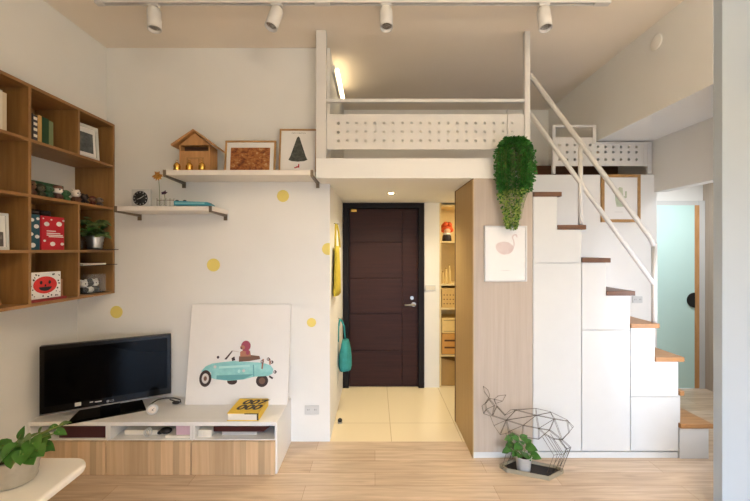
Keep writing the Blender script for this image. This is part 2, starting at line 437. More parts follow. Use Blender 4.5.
def book(label, x, y0, y1, z, h, depth, rgb, group, rough=.5):
    """upright book, spine towards +X at x"""
    t = thing('book', label, 'book', (x-depth/2, (y0+y1)/2, z), 0, group)
    c = flat(*rgb)
    m = MB().box(x-.004, x, y0, y1, z, z+h).box(x-depth, x-.004, y0, y0+.003, z, z+h).box(x-depth, x-.004, y1-.003, y1, z, z+h)
    obj('cover', m, c, t)
    obj('pages', B(x-depth+.004, x-.004, y0+.003, y1-.003, z+.003, z+h-.003), PAPER, t)
    return t
gb = 'books standing in the top row of the bookcase'
y = 2.312
for lab, w, h, rgb in (('black book, leftmost of the five books in the top middle cell', .03, .175, (24, 22, 26)),
                       ('dark book with white spine bands next to the leftmost black book', .03, .17, (60, 56, 62)),
                       ('tan book between the banded book and the dark green book', .028, .18, (196, 156, 92)),
                       ('thick dark green book in the top middle cell', .05, .178, (30, 66, 36)),
                       ('pale green book at the right end of the top middle row', .032, .17, (120, 132, 92))):
    bk = book(lab, -2.165, y, y+w, lo[3], h, .15, rgb, gb)
    if 'bands' in lab:
        mm = MB()
        for zz in (.03, .07, .105, .14): mm.box(-2.165, -2.1645, y+.002, y+w-.002, lo[3]+zz, lo[3]+zz+.018)
        obj('spine_band', mm, PAPER, bk)
    y += w + .002
book('thick white book at the left edge of the top row', -2.16, 2.10, 2.145, lo[3], .235, .16, (222, 214, 196), gb)
book('cream book with a reddish head beside the thick white book', -2.165, 2.148, 2.175, lo[3], .23, .16, (206, 192, 166), gb)

def picture(name, label, cat, w, h, loc, rz=0, tilt=0, frame=FRAMEW, fw=.018, dep=.02, mat_w=.04, matm=PRINTW, group=None):
    """framed picture; local frame: x across, z up, face towards -y, base at z=0; tilted back by 'tilt'"""
    t = thing(name, label, cat, loc, rz, group)
    R = Matrix.Rotation(-tilt, 4, 'X')
    m = MB().box(-w/2, -w/2+fw, 0, dep, 0, h).box(w/2-fw, w/2, 0, dep, 0, h).box(-w/2+fw, w/2-fw, 0, dep, 0, fw).box(-w/2+fw, w/2-fw, 0, dep, h-fw, h)
    obj('frame', m.xf(R), frame, t, .0015, world=False)
    obj('mount', B(-w/2+fw, w/2-fw, .007, dep-.002, fw, h-fw).xf(R), matm, t, world=False)
    return t, R
def noiseprint(name, cols, scale, stretch=(1, 1, 1)):
    m, nt, b = newmat(name)
    b.inputs['Roughness'].default_value = .6
    tc = nt.nodes.new('ShaderNodeTexCoord'); mp = nt.nodes.new('ShaderNodeMapping'); mp.inputs['Scale'].default_value = stretch
    n = nt.nodes.new('ShaderNodeTexNoise'); n.inputs['Scale'].default_value = scale; n.inputs['Detail'].default_value = 5; n.inputs['Roughness'].default_value = .7
    r = nt.nodes.new('ShaderNodeValToRGB')
    el = r.color_ramp.elements
    while len(el) < len(cols): el.new(.5)
    for i, c in enumerate(cols):
        el[i].position = .28 + .44*i/(len(cols)-1); el[i].color = RGB(*c)
    nt.links.new(tc.outputs['Object'], mp.inputs['Vector']); nt.links.new(mp.outputs['Vector'], n.inputs['Vector'])
    nt.links.new(n.outputs['Fac'], r.inputs['Fac']); nt.links.new(r.outputs['Color'], b.inputs['Base Color'])
    return m
# framed print in the top right cell, turned a little to the room
t, R = picture('framed_picture', 'white framed dark print in the top right cell of the bookcase', 'picture', .2, .262, (-2.172, 2.80, lo[3]), PI/2-.16, .06, WHITE, .024, .03, group=None)
obj('print', B(-.055, .055, .0055, .0068, .05, .20).xf(R), noiseprint('dark print', [(60, 64, 66), (92, 96, 96), (120, 122, 118)], 14), t, world=False)
obj('backboard', B(-.1, .1, .03, .05, 0, .262).xf(R), FRAMEW, t, world=False)
t, R = picture('photo_frame', 'white framed photo at the left edge of the third bookcase row', 'picture', .2, .215, (-2.16, 2.088, lo[1]), PI/2, .03, WHITE, .016, .02)
obj('print', MB().box(-.07, .07, .0055, .0068, .02, .105).xf(R), noiseprint('grey photo', [(30, 30, 32), (90, 84, 80), (190, 186, 180)], 9), t, world=False)

# figurines in the wide second row: seen as small dark toys
def figure(label, y, h, body, head, kind, z=lo[2], x=-2.185, g='small toy figures along the wide bookcase cell'):
    t = thing('toy_figure', label, 'figurine', (x, y, z), 0, g)
    r = h * .30
    obj('body', MB().lathe([(r*.8, 0), (r, h*.1), (r*.95, h*.3), (r*.5, h*.5), (0, h*.52)], (x, y, z), 14).ball((x+r*.5, y-r*.7, z+h*.2), (r*.35, r*.3, h*.16)).ball((x+r*.5, y+r*.7, z+h*.2), (r*.35, r*.3, h*.16)), flat(*body), t)
    hm = MB().ball((x, y, z+h*.68), (r*1.05, r*1.15, h*.31))
    if kind == 'ears': hm.ball((x, y-r*.75, z+h*.92), r*.38).ball((x, y+r*.75, z+h*.92), r*.38)
    if kind == 'snout': hm.ball((x+r*.9, y, z+h*.6), (r*.5, r*.5, h*.1))
    obj('head', hm, flat(*head), t)
    if kind == 'cap': obj('cap', MB().lathe([(r*1.15, 0), (r*1.05, h*.12), (r*.6, h*.24), (0, h*.28)], (x, y, z+h*.76), 14), flat(*body), t)
    e = MB()
    for s in (-1, 1): e.ball((x+r*.95, y+s*r*.42, z+h*.7), r*.16)
    obj('eyes', e, BLACK, t)
    return t
for lab, yy, h, b_, h_, k in (
    ('brown toy figure, leftmost in the wide cell', 2.345, .095, (84, 52, 34), (110, 74, 50), 'ears'),
    ('dark olive toy figure beside the leftmost brown one', 2.415, .085, (52, 56, 34), (70, 66, 48), 'cap'),
    ('dark green toy figure left of the first white-headed toy', 2.475, .09, (36, 74, 48), (48, 84, 56), 'snout'),
    ('first white-headed toy figure in the wide cell', 2.545, .098, (96, 62, 50), (226, 220, 212), 'cap'),
    ('bright green toy figure between the two white-headed toys', 2.615, .08, (56, 104, 60), (74, 116, 72), 'snout'),
    ('second white-headed toy figure with brown ears', 2.70, .096, (104, 66, 44), (218, 208, 196), 'ears'),
    ('black toy figure right of the white-headed toys', 2.785, .075, (26, 24, 26), (60, 48, 44), 'ears'),
    ('small red-brown toy figure near the right end of the wide cell', 2.86, .07, (96, 44, 36), (120, 84, 66), 'cap'),
    ('grey-brown toy figure, last on the right of the wide cell', 2.935, .072, (90, 80, 72), (134, 116, 98), 'snout')):
    figure(lab, yy, h, b_, h_, k)
tag(obj('storage_tin', B(-2.36, -2.27, 2.44, 2.7, lo[2], lo[2]+.12), flat(46, 96, 62), None, .004), 'dark green tin box behind the toy figures', 'box')

# third row: teal and red picture books facing out, cups behind
def facebook(label, y0, y1, z, h, rgb, x=-2.155, thick=.02):
    t = thing('picture_book', label, 'book', (x, (y0+y1)/2, z))
    obj('cover', MB().box(x-.002, x, y0, y1, z, z+h).box(x-thick, x-thick+.002, y0, y1, z, z+h).box(x-thick+.002, x-.002, y0, y0+.002, z, z+h), flat(*rgb), t)
    obj('pages', B(x-thick+.002, x-.002, y0+.002, y1-.003, z+.002, z+h-.002), PAPER, t)
    return t
AX, AZ = (0, 1, 0), (0, 0, 1)
t = facebook('teal picture book with white blobs in the middle bookcase cell', 2.30, 2.385, lo[1], .225, (24, 78, 92), -2.16)
m = MB()
for yy, zz, r in ((2.335, .03, .02), (2.365, .085, .016), (2.325, .10, .015), (2.36, .15, .018), (2.33, .19, .015), (2.37, .2, .012)):
    m.disc((-2.1594, yy, lo[1]+zz), (r, r*.75), AX, AZ)
obj('cover_print', m, PRINTW, t)
t = facebook('red picture book with white blobs and title in the middle cell', 2.388, 2.562, lo[1], .222, (190, 22, 40), -2.152, .03)
m = MB()
for yy, zz, r in ((2.425, .17, .02), (2.52, .175, .022), (2.47, .04, .02), (2.545, .04, .014), (2.41, .06, .01), (2.555, .2, .009), (2.46, .2, .007), (2.40, .205, .006)):
    m.disc((-2.1514, yy, lo[1]+zz), (r, r*.72), AX, AZ)
for zz, a, b in ((.125, 2.425, 2.495), (.110, 2.425, 2.53), (.098, 2.425, 2.55), (.088, 2.44, 2.555)): m.box(-2.1518, -2.1514, a, b, lo[1]+zz-.003, lo[1]+zz+.003)
obj('cover_print', m, PRINTW, t)
for k, (yy, lab) in enumerate(((2.45, 'dark brown canister behind the red picture book, left one'), (2.535, 'dark brown canister behind the red picture book, right one'))):
    t = thing('canister', lab, 'canister', (-2.27, yy, lo[1]), 0, 'canisters behind the picture books')
    obj('body', MB().lathe([(.035, 0), (.036, .01), (.036, .235)], (-2.27, yy, lo[1]), 18), flat(86, 54, 40, .35), t)
    obj('lid', MB().lathe([(.038, .235), (.038, .262), (.03, .268), (0, .268)], (-2.27, yy, lo[1]), 18), flat(50, 34, 30, .35), t)
# potted plant on the smoked glass
def potted(name, label, c, r0, r1, h, potm, ribs=True):
    t = thing(name, label, 'potted plant', c)
    pr = [(r0*.9, 0), (r0, .004)]
    if ribs:
        for k in range(1, 8): pr.append((r0+(r1-r0)*k/8 + (.0026 if k % 2 else -.0016), h*k/8))
    pr += [(r1*1.0, h*.97), (r1*1.05, h*.985), (r1*1.05, h), (r1*.95, h), (r1*.93, h*.88)]
    obj('pot', MB().lathe(pr, c, 28), potm, t)
    obj('soil', MB().lathe([(r1*.93, h*.86), (r1*.5, h*.9), (0, h*.91)], c, 20), SOIL, t)
    return t
gp = lo[1]+.006
pc = Vector((-2.215, 2.925, gp))
t = potted('potted_plant', 'small leafy plant in ribbed metal pot inside the bookcase', pc, .048, .062, .105, GALV)
rn = random.Random(3); m = MB()
for k in range(26):
    a = rn.uniform(0, 2*PI); rr = rn.uniform(.02, .12); top = pc + Vector((math.cos(a)*rr*.9, max(min(math.sin(a)*rr, .075), -.2), .105 + rn.uniform(.02, .15) - rr*.2))
    m.tube([pc + Vector((0, 0, .09)), pc*.5 + top*.5 + Vector((0, 0, .03)), top], .0015, 4, 1)
    for j in range(4):
        b = rn.uniform(0, 2*PI); dd = Vector((math.cos(b), min(math.sin(b), .3), rn.uniform(-.3, .4)))
        L = rn.uniform(.05, .07)
        p = top + Vector((rn.uniform(-.012, .012), rn.uniform(-.012, .004), rn.uniform(-.02, .01)))
        if (p + dd.normalized()*L).y > 2.998: dd.y = -abs(dd.y)
        m.bigleaf(p, dd, (rn.uniform(0, .8), -.3, 1), L, L*.7, 0 if rn.random() < .75 else 2)
obj('foliage', m, [GREYG, STEM, GREEN], t)
bt = MB().lathe([(.02, 0), (.022, .005), (.022, .06), (.009, .075), (.009, .095), (.011, .1)], (-2.17, 2.715, gp), 16)
tag(obj('glass_bottle', bt, CLEAR), 'small clear glass bottle left of the bookcase plant', 'bottle')
# bottom row
t = thing('picture_book', 'white patterned book with a red smiling face in the bottom row', 'book', (-2.165, 2.43, lo[0]+.016), PI/2 - .12)
obj('cover', B(-.105, .105, 0, .025, 0, .172), PRINTW, t, .001, world=False)
m = MB(); rn = random.Random(5)
ex, ez = (1, 0, 0), (0, 0, 1)
for k in range(46):
    px_, pz_ = rn.uniform(-.098, .098), rn.uniform(.008, .165)
    if (px_/.085)**2 + ((pz_-.088)/.062)**2 < 1: continue
    m.disc((px_, -.0006, pz_), rn.uniform(.003, .006), ex, ez, 1, 7)
m.disc((0, -.0005, .088), (.078, .056), ex, ez, 0, 32)
for s in (-1, 1): m.disc((s*.028, -.0009, .105), (.009, .012), ex, ez, 1, 12)
m.disc((0, -.0009, .085), (.006, .008), ex, ez, 1, 10)
m.disc((0, -.0009, .075), (.042, .026), ex, ez, 1, 16, PI, 2*PI)
obj('cover_print', m, [flat(206, 44, 40), BLACK], t, world=False)
tag(obj('book', B(-2.37, -2.145, 2.30, 2.575, lo[0], lo[0]+.015), flat(140, 30, 34)), 'thin red book lying flat under the smiling face book', 'book')
tag(obj('small_box', B(-2.25, -2.2, 2.56, 2.61, lo[0], lo[0]+.13), flat(158, 116, 84), None, .002), 'small tan box behind the smiling face book', 'box')
cb = thing('display_box', 'clear acrylic box of black and white toys in the bottom right cell', 'box', (-2.235, 2.88, lo[0]))
m = MB().box(-2.31, -2.16, 2.79, 2.795, lo[0], lo[0]+.14).box(-2.31, -2.16, 2.965, 2.97, lo[0], lo[0]+.14).box(-2.165, -2.16, 2.795, 2.965, lo[0], lo[0]+.14).box(-2.31, -2.16, 2.79, 2.97, lo[0]+.14, lo[0]+.145)
obj('case', m, CLEAR, cb)
obj('base', B(-2.31, -2.165, 2.795, 2.965, lo[0], lo[0]+.006), BLACK, cb)
for k, (yy, zz, lab) in enumerate(((2.82, .006, 'black and white toy, left inside the clear acrylic box'), (2.875, .006, 'black and white toy, middle inside the clear acrylic box'), (2.93, .006, 'black and white toy, right inside the clear acrylic box'))):
    figure(lab, yy, .1, (30, 28, 28) if k != 1 else (220, 216, 210), (226, 222, 216) if k != 1 else (40, 36, 36), 'ears', lo[0]+zz, -2.225, 'toys inside the acrylic box')
tag(obj('paper_stack', B(-2.35, -2.13, 2.70, 2.93, 1.457, 1.468), PAPER), 'flat stack of white paper on the lower smoked glass plate', 'paper')
m = MB().prism([(-2.28, 2.08, lo[0]), (-2.265, 2.08, lo[0]), (-2.385, 2.08, lo[0]+.26), (-2.40, 2.08, lo[0]+.26)], (0, .17, 0))
tag(obj('cutting_board', m, PINE), 'plain wooden board leaning inside the bottom left cell', 'board')

# ================================================================== WALL SHELVES
def wall_shelf(label, x0, x1, y0, z0, z1, brx):
    t = thing('wall_shelf', label, 'shelf', ((x0+x1)/2, YW, z0))
    obj('board', B(x0, x1, y0, YW-.001, z0, z1), SATIN, t, .003)
    for x in brx:
        b = MB()
        b.prism([(x-.011, y0-.004, z1), (x-.011, y0-.004, z0-.012), (x-.011, y0+.03, z0-.012), (x-.011, YW-.012, z0-.02), (x-.011, YW-.012, z0-.001), (x-.011, y0+.01, z0-.001), (x-.011, y0-.0005, z0-.001), (x-.011, y0-.0005, z1)], (.022, 0, 0))
        b.box(x-.013, x+.013, YW-.014, YW-.001, z0-.05, z0-.0005)
        obj('bracket', b, BRACK, t)
    return t
U0, U1 = 2.127, 2.165
wall_shelf('white upper wall shelf holding the wooden house and framed pictures', -1.578, -.452, 2.747, U0, U1, (-1.562, -.468))
L0, L1 = 1.862, 1.896
wall_shelf('white lower wall shelf holding the clock beside the bookcase', -1.94, -1.20, 2.747, L0, L1, (-1.925, -1.222))
# wooden house
hx0, hx1, hy0, hy1 = -1.497, -1.262, 2.83, 2.965
zE, zA = 2.372, 2.475; xm = (hx0+hx1)/2
t = thing('wooden_house', 'plywood toy house with pitched roof on the upper wall shelf', 'house', (xm, (hy0+hy1)/2, U1))
m = MB()
m.box(hx0, hx0+.012, hy0, hy1, U1, zE).box(hx1-.012, hx1, hy0, hy1, U1, zE).box(hx0+.012, hx1-.012, hy1-.01, hy1, U1, zE)
m.box(hx0+.012, hx1-.012, hy0, hy0+.012, U1, 2.328).box(hx0+.012, hx1-.012, hy0+.012, hy1-.01, U1, U1+.01)
m.prism([(hx0, hy0, zE), (hx1, hy0, zE), (xm, hy0, zA-.008)], (0, .012, 0)).prism([(hx0, hy1-.012, zE), (hx1, hy1-.012, zE), (xm, hy1-.012, zA-.008)], (0, .012, 0))
obj('walls', m, PINE, t, .001)
for s in (-1, 1):
    e = Vector((xm + s*.168, hy0-.025, zE-.022 if s > 0 else zE-.01)); a = Vector((xm, hy0-.025, zA))
    obj('roof_panel', MB().prism([a, e, e + Vector((s*.002, 0, .012)), a + Vector((0, 0, .014))], (0, .185, 0)), PINE, t)
m = MB().box(xm-.06, xm-.052, hy0-.006, hy0, U1, U1+.105).box(xm+.062, xm+.07, hy0-.006, hy0, U1, U1+.105).box(xm-.06, xm+.07, hy0-.006, hy0, U1+.105, U1+.113).box(xm+.03, xm+.036, hy0-.006, hy0, U1, U1+.105)
obj('door_frame', m, FRAMEW, t)
obj('recess_shade', B(hx0+.012, hx1-.012, hy0+.06, hy0+.066, 2.30, zE), flat(96, 66, 48), t)  # dark sheet behind the opening, recess shade put into its colour
for k, (px_, lab) in enumerate(((177, 'gold bell, leftmost in front of the plywood house'), (189.3, 'gold bell, middle one in front of the plywood house'), (202, 'gold bell, rightmost in front of the plywood house'))):
    c = (wx(px_, 2.785), 2.785, U1)
    t = thing('bell', lab, 'bell', c, 0, 'gold bells before the wooden house')
    obj('body', MB().lathe([(.026, 0), (.028, .004), (.024, .02), (.026, .035), (.02, .052), (.008, .062), (0, .064)], c, 20), GOLD, t)
    obj('loop', MB().tube([(c[0]+math.cos(a)*.008, c[1], c[2]+.07+math.sin(a)*.008) for a in [2*PI*i/12 for i in range(12)]], .002, 6, closed=True), GOLD, t)
# framed prints on the upper shelf
t, R = picture('framed_picture', 'wood framed landscape print of a warm brown crowd on upper shelf', 'picture', .40, .272, (wx(249.7, 2.9), 2.89, U1), 0, .12, FRAMEW, .014, .02)
obj('print', B(-.155, .155, .0055, .0068, .03, .215).xf(R), noiseprint('amber crowd print', [(52, 24, 14), (120, 62, 26), (160, 96, 44), (176, 124, 66), (232, 210, 170)], 42, (.7, 1, 1)), t, world=False)
t, R = picture('framed_picture', 'wood framed poster with a dark triangular tree on upper shelf', 'picture', .30, .372, (wx(298, 2.91)-.003, 2.90, U1), 0, .12, FRAMEW, .013, .02)
m = MB()
m.poly([R @ Vector(p) for p in ((-.075, .0062, .118), (-.05, .0062, .108), (0, .0062, .103), (.05, .0062, .108), (.075, .0062, .118), (.06, .0062, .15), (.01, .0062, .30), (0, .0062, .312), (-.012, .0062, .30), (-.06, .0062, .15))], 0)
for q in (((-.022, .055), (.004, .055), (.004, .085), (-.004, .085), (-.006, .066), (-.022, .064)), ((-.035, .05), (-.018, .05), (-.018, .058), (-.035, .058))): m.poly([R @ Vector((a + .008, .006, b)) for a, b in q], 1)
m.text('MERRY CHRISTMAS', .013, R @ Matrix.Translation((0, .006, .338)) @ Matrix.Rotation(PI/2, 4, 'X'), 2)
for k in range(9): m.poly([R @ Vector((a, .006, b)) for a, b in ((-.05+k*.011, .03), (-.042+k*.011, .03), (-.042+k*.011, .034), (-.05+k*.011, .034))], 2)
obj('print', m, [noiseprint('tree ink', [(40, 44, 40), (66, 70, 64), (100, 100, 94)], 40), flat(190, 34, 44), flat(120, 120, 122)], t, world=False)
# clock, vases, teal toy on the lower shelf
ck = W(140.5, 206, 2.84); ck.z = L1
t = thing('table_clock', 'square white table clock with a round black dial on lower shelf', 'clock', ck)
obj('case', B(ck.x-.07, ck.x+.07, 2.84, 2.875, L1, L1+.142), WHITE, t, .004)
dc = Vector((ck.x, 2.8395, L1+.071))
obj('dial', MB().lathe([(.056, 0), (.056, -.003), (0, -.003)], dc, 40, axis='Y'), flat(38, 40, 40), t)
m = MB()
for k in range(12):
    a = 2*PI*k/12; u = Vector((math.sin(a), 0, math.cos(a))); v = Vector((math.cos(a), 0, -math.sin(a)))
    p = dc + Vector((0, -.0035, 0))
    m.poly([p+u*.042+v*.002, p+u*.042-v*.002, p+u*.051-v*.002, p+u*.051+v*.002])
for a, L in ((1.0, .036), (-1.9, .025)):
    u = Vector((math.sin(a), 0, math.cos(a))); v = Vector((math.cos(a), 0, -math.sin(a))); p = dc + Vector((0, -.004, 0))
    m.poly([p-u*.006+v*.003, p-u*.006-v*.003, p+u*L-v*.0015, p+u*L+v*.0015])
obj('hands', m, PRINTW, t)
def vase(label, px_, Y, h, top, headm, purple):
    c = Vector((wx(px_, Y), Y, L1))
    t = thing('bud_vase', label, 'vase', c)
    obj('glass', MB().lathe([(.014, 0), (.016, .004), (.016, h), (.013, h), (.013, .006), (0, .006)], c, 16), CLEAR, t)
    tp = W(top[0], top[1], Y)
    obj('stem', MB().tube([c + Vector((0, 0, .01)), c*.4 + tp*.6 + Vector((.004, 0, 0)), tp], .002, 5), STEM, t)
    m = MB(); rr = random.Random(int(px_))
    n = 18 if not purple else 12
    for k in range(n):
        a = 2*PI*k/n + rr.uniform(-.2, .2)
        dd = Vector((math.cos(a), -.5, math.sin(a)*.9)) if not purple else Vector((math.cos(a), rr.uniform(-.5, .5), rr.uniform(-.2, .5)))
        m.leaf(tp, dd, (0, -1, .2), rr.uniform(.03, .052) if not purple else rr.uniform(.018, .03), .018 if not purple else .014)
    if not purple: m.ball(tp + Vector((0, -.01, 0)), (.014, .008, .014))
    obj('flower', m, headm, t)
vase('slim glass vase with a dried golden flower on lower shelf', 159.5, 2.80, .05, (158.5, 176.5), flat(176, 124, 48), False)
vase('slim glass vase with a dark purple flower on lower shelf', 164.5, 2.775, .05, (164.5, 193.5), flat(62, 32, 60), True)
m = MB()
for z in (.004, .055): m.tube([(wx(157, 2.83), 2.83, L1+z), (wx(174, 2.83), 2.83, L1+z)], .0025, 6)
for px_ in (157, 161, 166, 170, 174): m.tube([(wx(px_, 2.83), 2.83, L1+.001), (wx(px_, 2.83), 2.83, L1+.07)], .0022, 6)
tag(obj('wire_rack', m, BRACK), 'small bronze wire rack behind the two slim vases', 'rack')
tx0, tx1 = wx(176, 2.79), wx(209, 2.79)
t = thing('toy_bus', 'long flat teal toy car lying on lower wall shelf', 'toy', ((tx0+tx1)/2, 2.79, L1))
m = MB().prism([(tx0, 2.76, L1+.006), (tx1+.03, 2.76, L1+.006), (tx1+.03, 2.76, L1+.012), (tx1, 2.76, L1+.032), (tx0, 2.76, L1+.042), (tx0-.003, 2.76, L1+.03)], (0, .07, 0))
obj('body', m, flat(64, 150, 168, .35), t, .003)
m = MB().box(tx0+.01, tx1-.02, 2.7595, 2.76, L1+.02, L1+.028); obj('stripe', m, flat(150, 206, 210), t)
for px_ in (-.012, .045):
    obj('roof_knob', MB().lathe([(.012, 0), (.012, .012), (0, .016)], (tx0+px_+.02, 2.79, L1+.037), 12), BLACK, t)

# ================================================================== YELLOW DOTS, SOCKETS
gd = 'yellow dot stickers on the back wall'
for px_, py_, r, lab in ((283, 196, 6.0, 'yellow dot sticker below the landscape print, highest of the dots'), (213.5, 265, 6.5, 'yellow dot sticker above the canvas, under the lower shelf end'),
                         (116.5, 312, 6.2, 'yellow dot sticker above the television'), (311.5, 322.5, 4.6, 'yellow dot sticker right of the canvas, above the wall socket'), (328, 249, 6.0, 'yellow dot sticker cut by the corridor corner')):
    c = W(px_, py_, YW); r = r * YW / F
    pts = []
    for k in range(40):
        a = 2*PI*k/40; p = c + Vector((math.cos(a)*r, -.0004, math.sin(a)*r)); p.x = min(p.x, -.3695); pts.append(p)
    tag(obj('dot_sticker', MB().prism(pts, (0, -.0008, 0)), YELLOW), lab, 'sticker', gd)
def plate(name, label, cat, px_, py_, Y, w, h, kind):
    c = W(px_, py_, Y)
    t = thing(name, label, cat, (c.x, Y, c.z))
    obj('cover_plate', B(c.x-w/2, c.x+w/2, Y-.009, Y-.0005, c.z-h/2, c.z+h/2), WHITE, t, .002)
    if kind == 'socket':
        m = MB()
        for s in (-1, 1):
            for q in (-.006, .006): m.box(c.x+s*w*.24+q-.0015, c.x+s*w*.24+q+.0015, Y-.0098, Y-.009, c.z-.004, c.z+.008)
        obj('slots', m, flat(90, 88, 86), t)
    else:
        for s in (-1, 0, 1): obj('rocker', B(c.x+s*w*.3-w*.13, c.x+s*w*.3+w*.13, Y-.012, Y-.009, c.z-h*.32, c.z+h*.32), flat(216, 210, 196), t, .001)
plate('wall_socket', 'white double wall socket low on the back wall', 'socket', 312, 409.5, YW, .118, .075, 'socket')
plate('light_switch', 'white light switch beside the dark entrance door', 'switch', 430.3, 288, YD, .12, .07, 'switch')
plate('wall_socket', 'white wall socket under the stair, seen above a step', 'socket', 637, 299.5, YP, .09, .06, 'socket')

# ================================================================== TV CONSOLE
YC = 2.596; s_ = 142.5
ux = [-2.438, -1.873, -1.281, -.686]
CT = .363
tag(obj('console_worktop', B(XL+.002, ux[3], YC, YW-.002, CT-.028, CT), WHITE2, None, .002), 'long white worktop of the low television console', 'worktop')
names = ('left low cabinet of the console, behind the plant table', 'middle low cabinet of the console with pale wood front', 'right low cabinet of the console with white side panel')
for k in range(3):
    x0, x1 = ux[k], ux[k+1]
    t = thing('console_cabinet', names[k], 'cabinet', ((x0+x1)/2, (YC+YW)/2, 0), 0, 'low cabinets under the white worktop')
    zt = CT-.0285
    m = MB().box(x0+.0005, x0+.018, YC, YW-.003, .236, zt).box(x1-.018, x1-.0005, YC, YW-.003, .236, zt)
    m.box(x0+.0005, x0+.018, YC+(.05 if k else 0), YW-.003, 0, .236).box(x1-.018, x1-.0005, YC+(.05 if k < 2 else 0), YW-.003, 0, .236).box(x0+.018, x1-.018, YW-.02, YW-.003, 0, zt)
    m.box(x0+.018, x1-.018, YC+.0005, YW-.02, .232, .242).box(x0+.018, x1-.018, YC+.03, YW-.02, .0, .02)
    obj('carcass', m, WHITE2, t, .001)
    obj('drawer_front', B(x0+.0035, x1-(.0035 if k < 2 else .012), YC-.022, YC-.0005, .003, .236), OAKD, t, .0015)
# things in the open niches
NZ = .2422
tag(obj('storage_box', B(wx(57, 2.6)+.0, wx(105.5, 2.6), 2.615, 2.85, NZ, NZ+.082), flat(62, 18, 24), None, .003), 'dark red box in the left console niche', 'box')
tag(obj('storage_box', B(-1.41, -1.302, 2.62, 2.8, NZ+.018, NZ+.082), flat(206, 176, 190), None, .003), 'pink box at the right of the middle console niche', 'box')
tag(obj('book', B(-1.48, -1.302, 2.61, 2.85, NZ, NZ+.0175), PAPER, None, .002), 'white book lying under the pink box', 'book')
tag(obj('paper_stack', B(-1.80, -1.50, 2.66, 2.92, NZ, NZ+.03), PAPER, None, .002), 'white papers lying in the middle console niche', 'paper')
m = MB(); c = Vector((wx(147, 2.62), 2.63, NZ+.03))
m.tube([c + Vector((math.cos(a)*(.022+.004*math.sin(a*.3)), a*.0022-.012, math.sin(a)*.028)) for a in [i*.45 for i in range(36)]], .0035, 6)
tag(obj('cable', m, WHITE), 'white cable coil standing in the middle console niche', 'cable')
tag(obj('game_controller', MB().ball((wx(166, 2.64), 2.64, NZ+.0285+.012), (.042, .03, .022)).ball((wx(161, 2.64), 2.635, NZ+.03), (.02, .025, .012)), BLACK), 'black rounded controller beside the pink box', 'controller')
t = thing('tray', 'dark red shallow tray in the right console niche', 'tray', (-.92, 2.72, NZ))
m = MB().prism([(-1.145, 2.62, NZ+.04), (-.79, 2.62, NZ+.04), (-.74, 2.62, NZ+.078), (-1.145, 2.62, NZ+.078)], (0, .24, 0)); obj('body', m, flat(66, 22, 22, .4), t, .003)
obj('foot', B(-1.1, -.85, 2.66, 2.8, NZ, NZ+.04), flat(200, 196, 190), t)
tag(obj('paper_stack', B(-1.255, -1.16, 2.625, 2.86, NZ, NZ+.05), PAPER, None, .003), 'white papers left of the dark red tray', 'paper')

# ---- television
a = math.atan2(2.948-2.557, .6966); tc_ = Vector(((-2.32-1.6255)/2, (2.557+2.948)/2, CT))
tv = thing('television', 'black flat screen television angled on the console', 'television', tc_, a)
w2 = .40; zb, zt = .064, .537
obj('bezel', MB().box(-w2, w2, .004, .05, zb, zt).box(-.3, .3, .05, .085, zb+.06, zt-.08), BEZEL, tv, .004, world=False)
obj('screen', B(-w2+.028, w2-.028, .001, .0045, zb+.05, zt-.028), GLOSSB, tv, world=False)
obj('chrome_strip', B(-w2, w2, .0, .012, zb-.006, zb), STEEL, tv, world=False)
obj('neck', B(-.06, .06, .02, .05, .018, zb), BEZEL, tv, world=False)
obj('stand_base', MB().prism([(-.235, -.1, 0), (.235, -.1, 0), (.2, .12, 0), (-.2, .12, 0)], (0, 0, .014)), GLOSSB, tv, .004, world=False)
m = MB().text('LG', .022, Matrix.Translation((.012, -.0003, zb+.02)) @ Matrix.Rotation(PI/2, 4, 'X'))
m.disc((-.012, -.0003, zb+.02), .009, (1, 0, 0), (0, 0, 1))
obj('logo', m, STEEL, tv, world=False)
m = MB().box(-.205, -.17, 0.0005, .004, zb+.02, zb+.045).box(-.12, -.10, 0.0005, .004, zb+.03, zb+.036).box(-.09, -.05, 0.0005, .004, zb+.026, zb+.032)
obj('sticker', m, PRINTW, tv, world=False)
# cable and small timer
c = Vector((wx(152.5, 2.72), 2.72, CT))
t = thing('timer', 'small round white timer on the console before the television', 'timer', c, math.radians(24))
obj('body', MB().lathe([(0, -.016), (.03, -.016), (.038, -.008), (.038, .008), (.03, .016), (0, .016)], (0, 0, .038), 28, axis='Y'), WHITE, t, world=False)
m = MB().lathe([(.026, -.017), (.026, -.018), (0, -.018)], (0, 0, .038), 24, axis='Y'); obj('dial', m, flat(236, 226, 214), t, world=False)
m = MB()
for an, L in ((.9, .02), (2.4, .012)):
    u = Vector((math.sin(an), 0, math.cos(an))); v = Vector((u.z, 0, -u.x)); p = Vector((0, -.0185, .038)); m.poly([p-u*.003+v*.002, p-u*.003-v*.002, p+u*L-v*.001, p+u*L+v*.001])
obj('hand', m, BLACK, t, world=False)
m = MB().tube([W(x_, y_, Y_) for x_, y_, Y_ in ((150, 404.5, 2.86), (158, 399.5, 2.93), (166, 398, 2.96), (174, 398, 2.955), (180, 399.5, 2.92), (181, 402, 2.88), (176, 401.5, 2.88), (170, 399.5, 2.92))], .005, 6)
for v in m.bm.verts: v.co.z = max(v.co.z, CT+.0005)
m.ball((wx(176, 2.9), 2.9, CT+.012), (.03, .02, .012))
tag(obj('power_cable', m, flat(58, 52, 48)), 'dark power cable curling behind the white timer', 'cable')

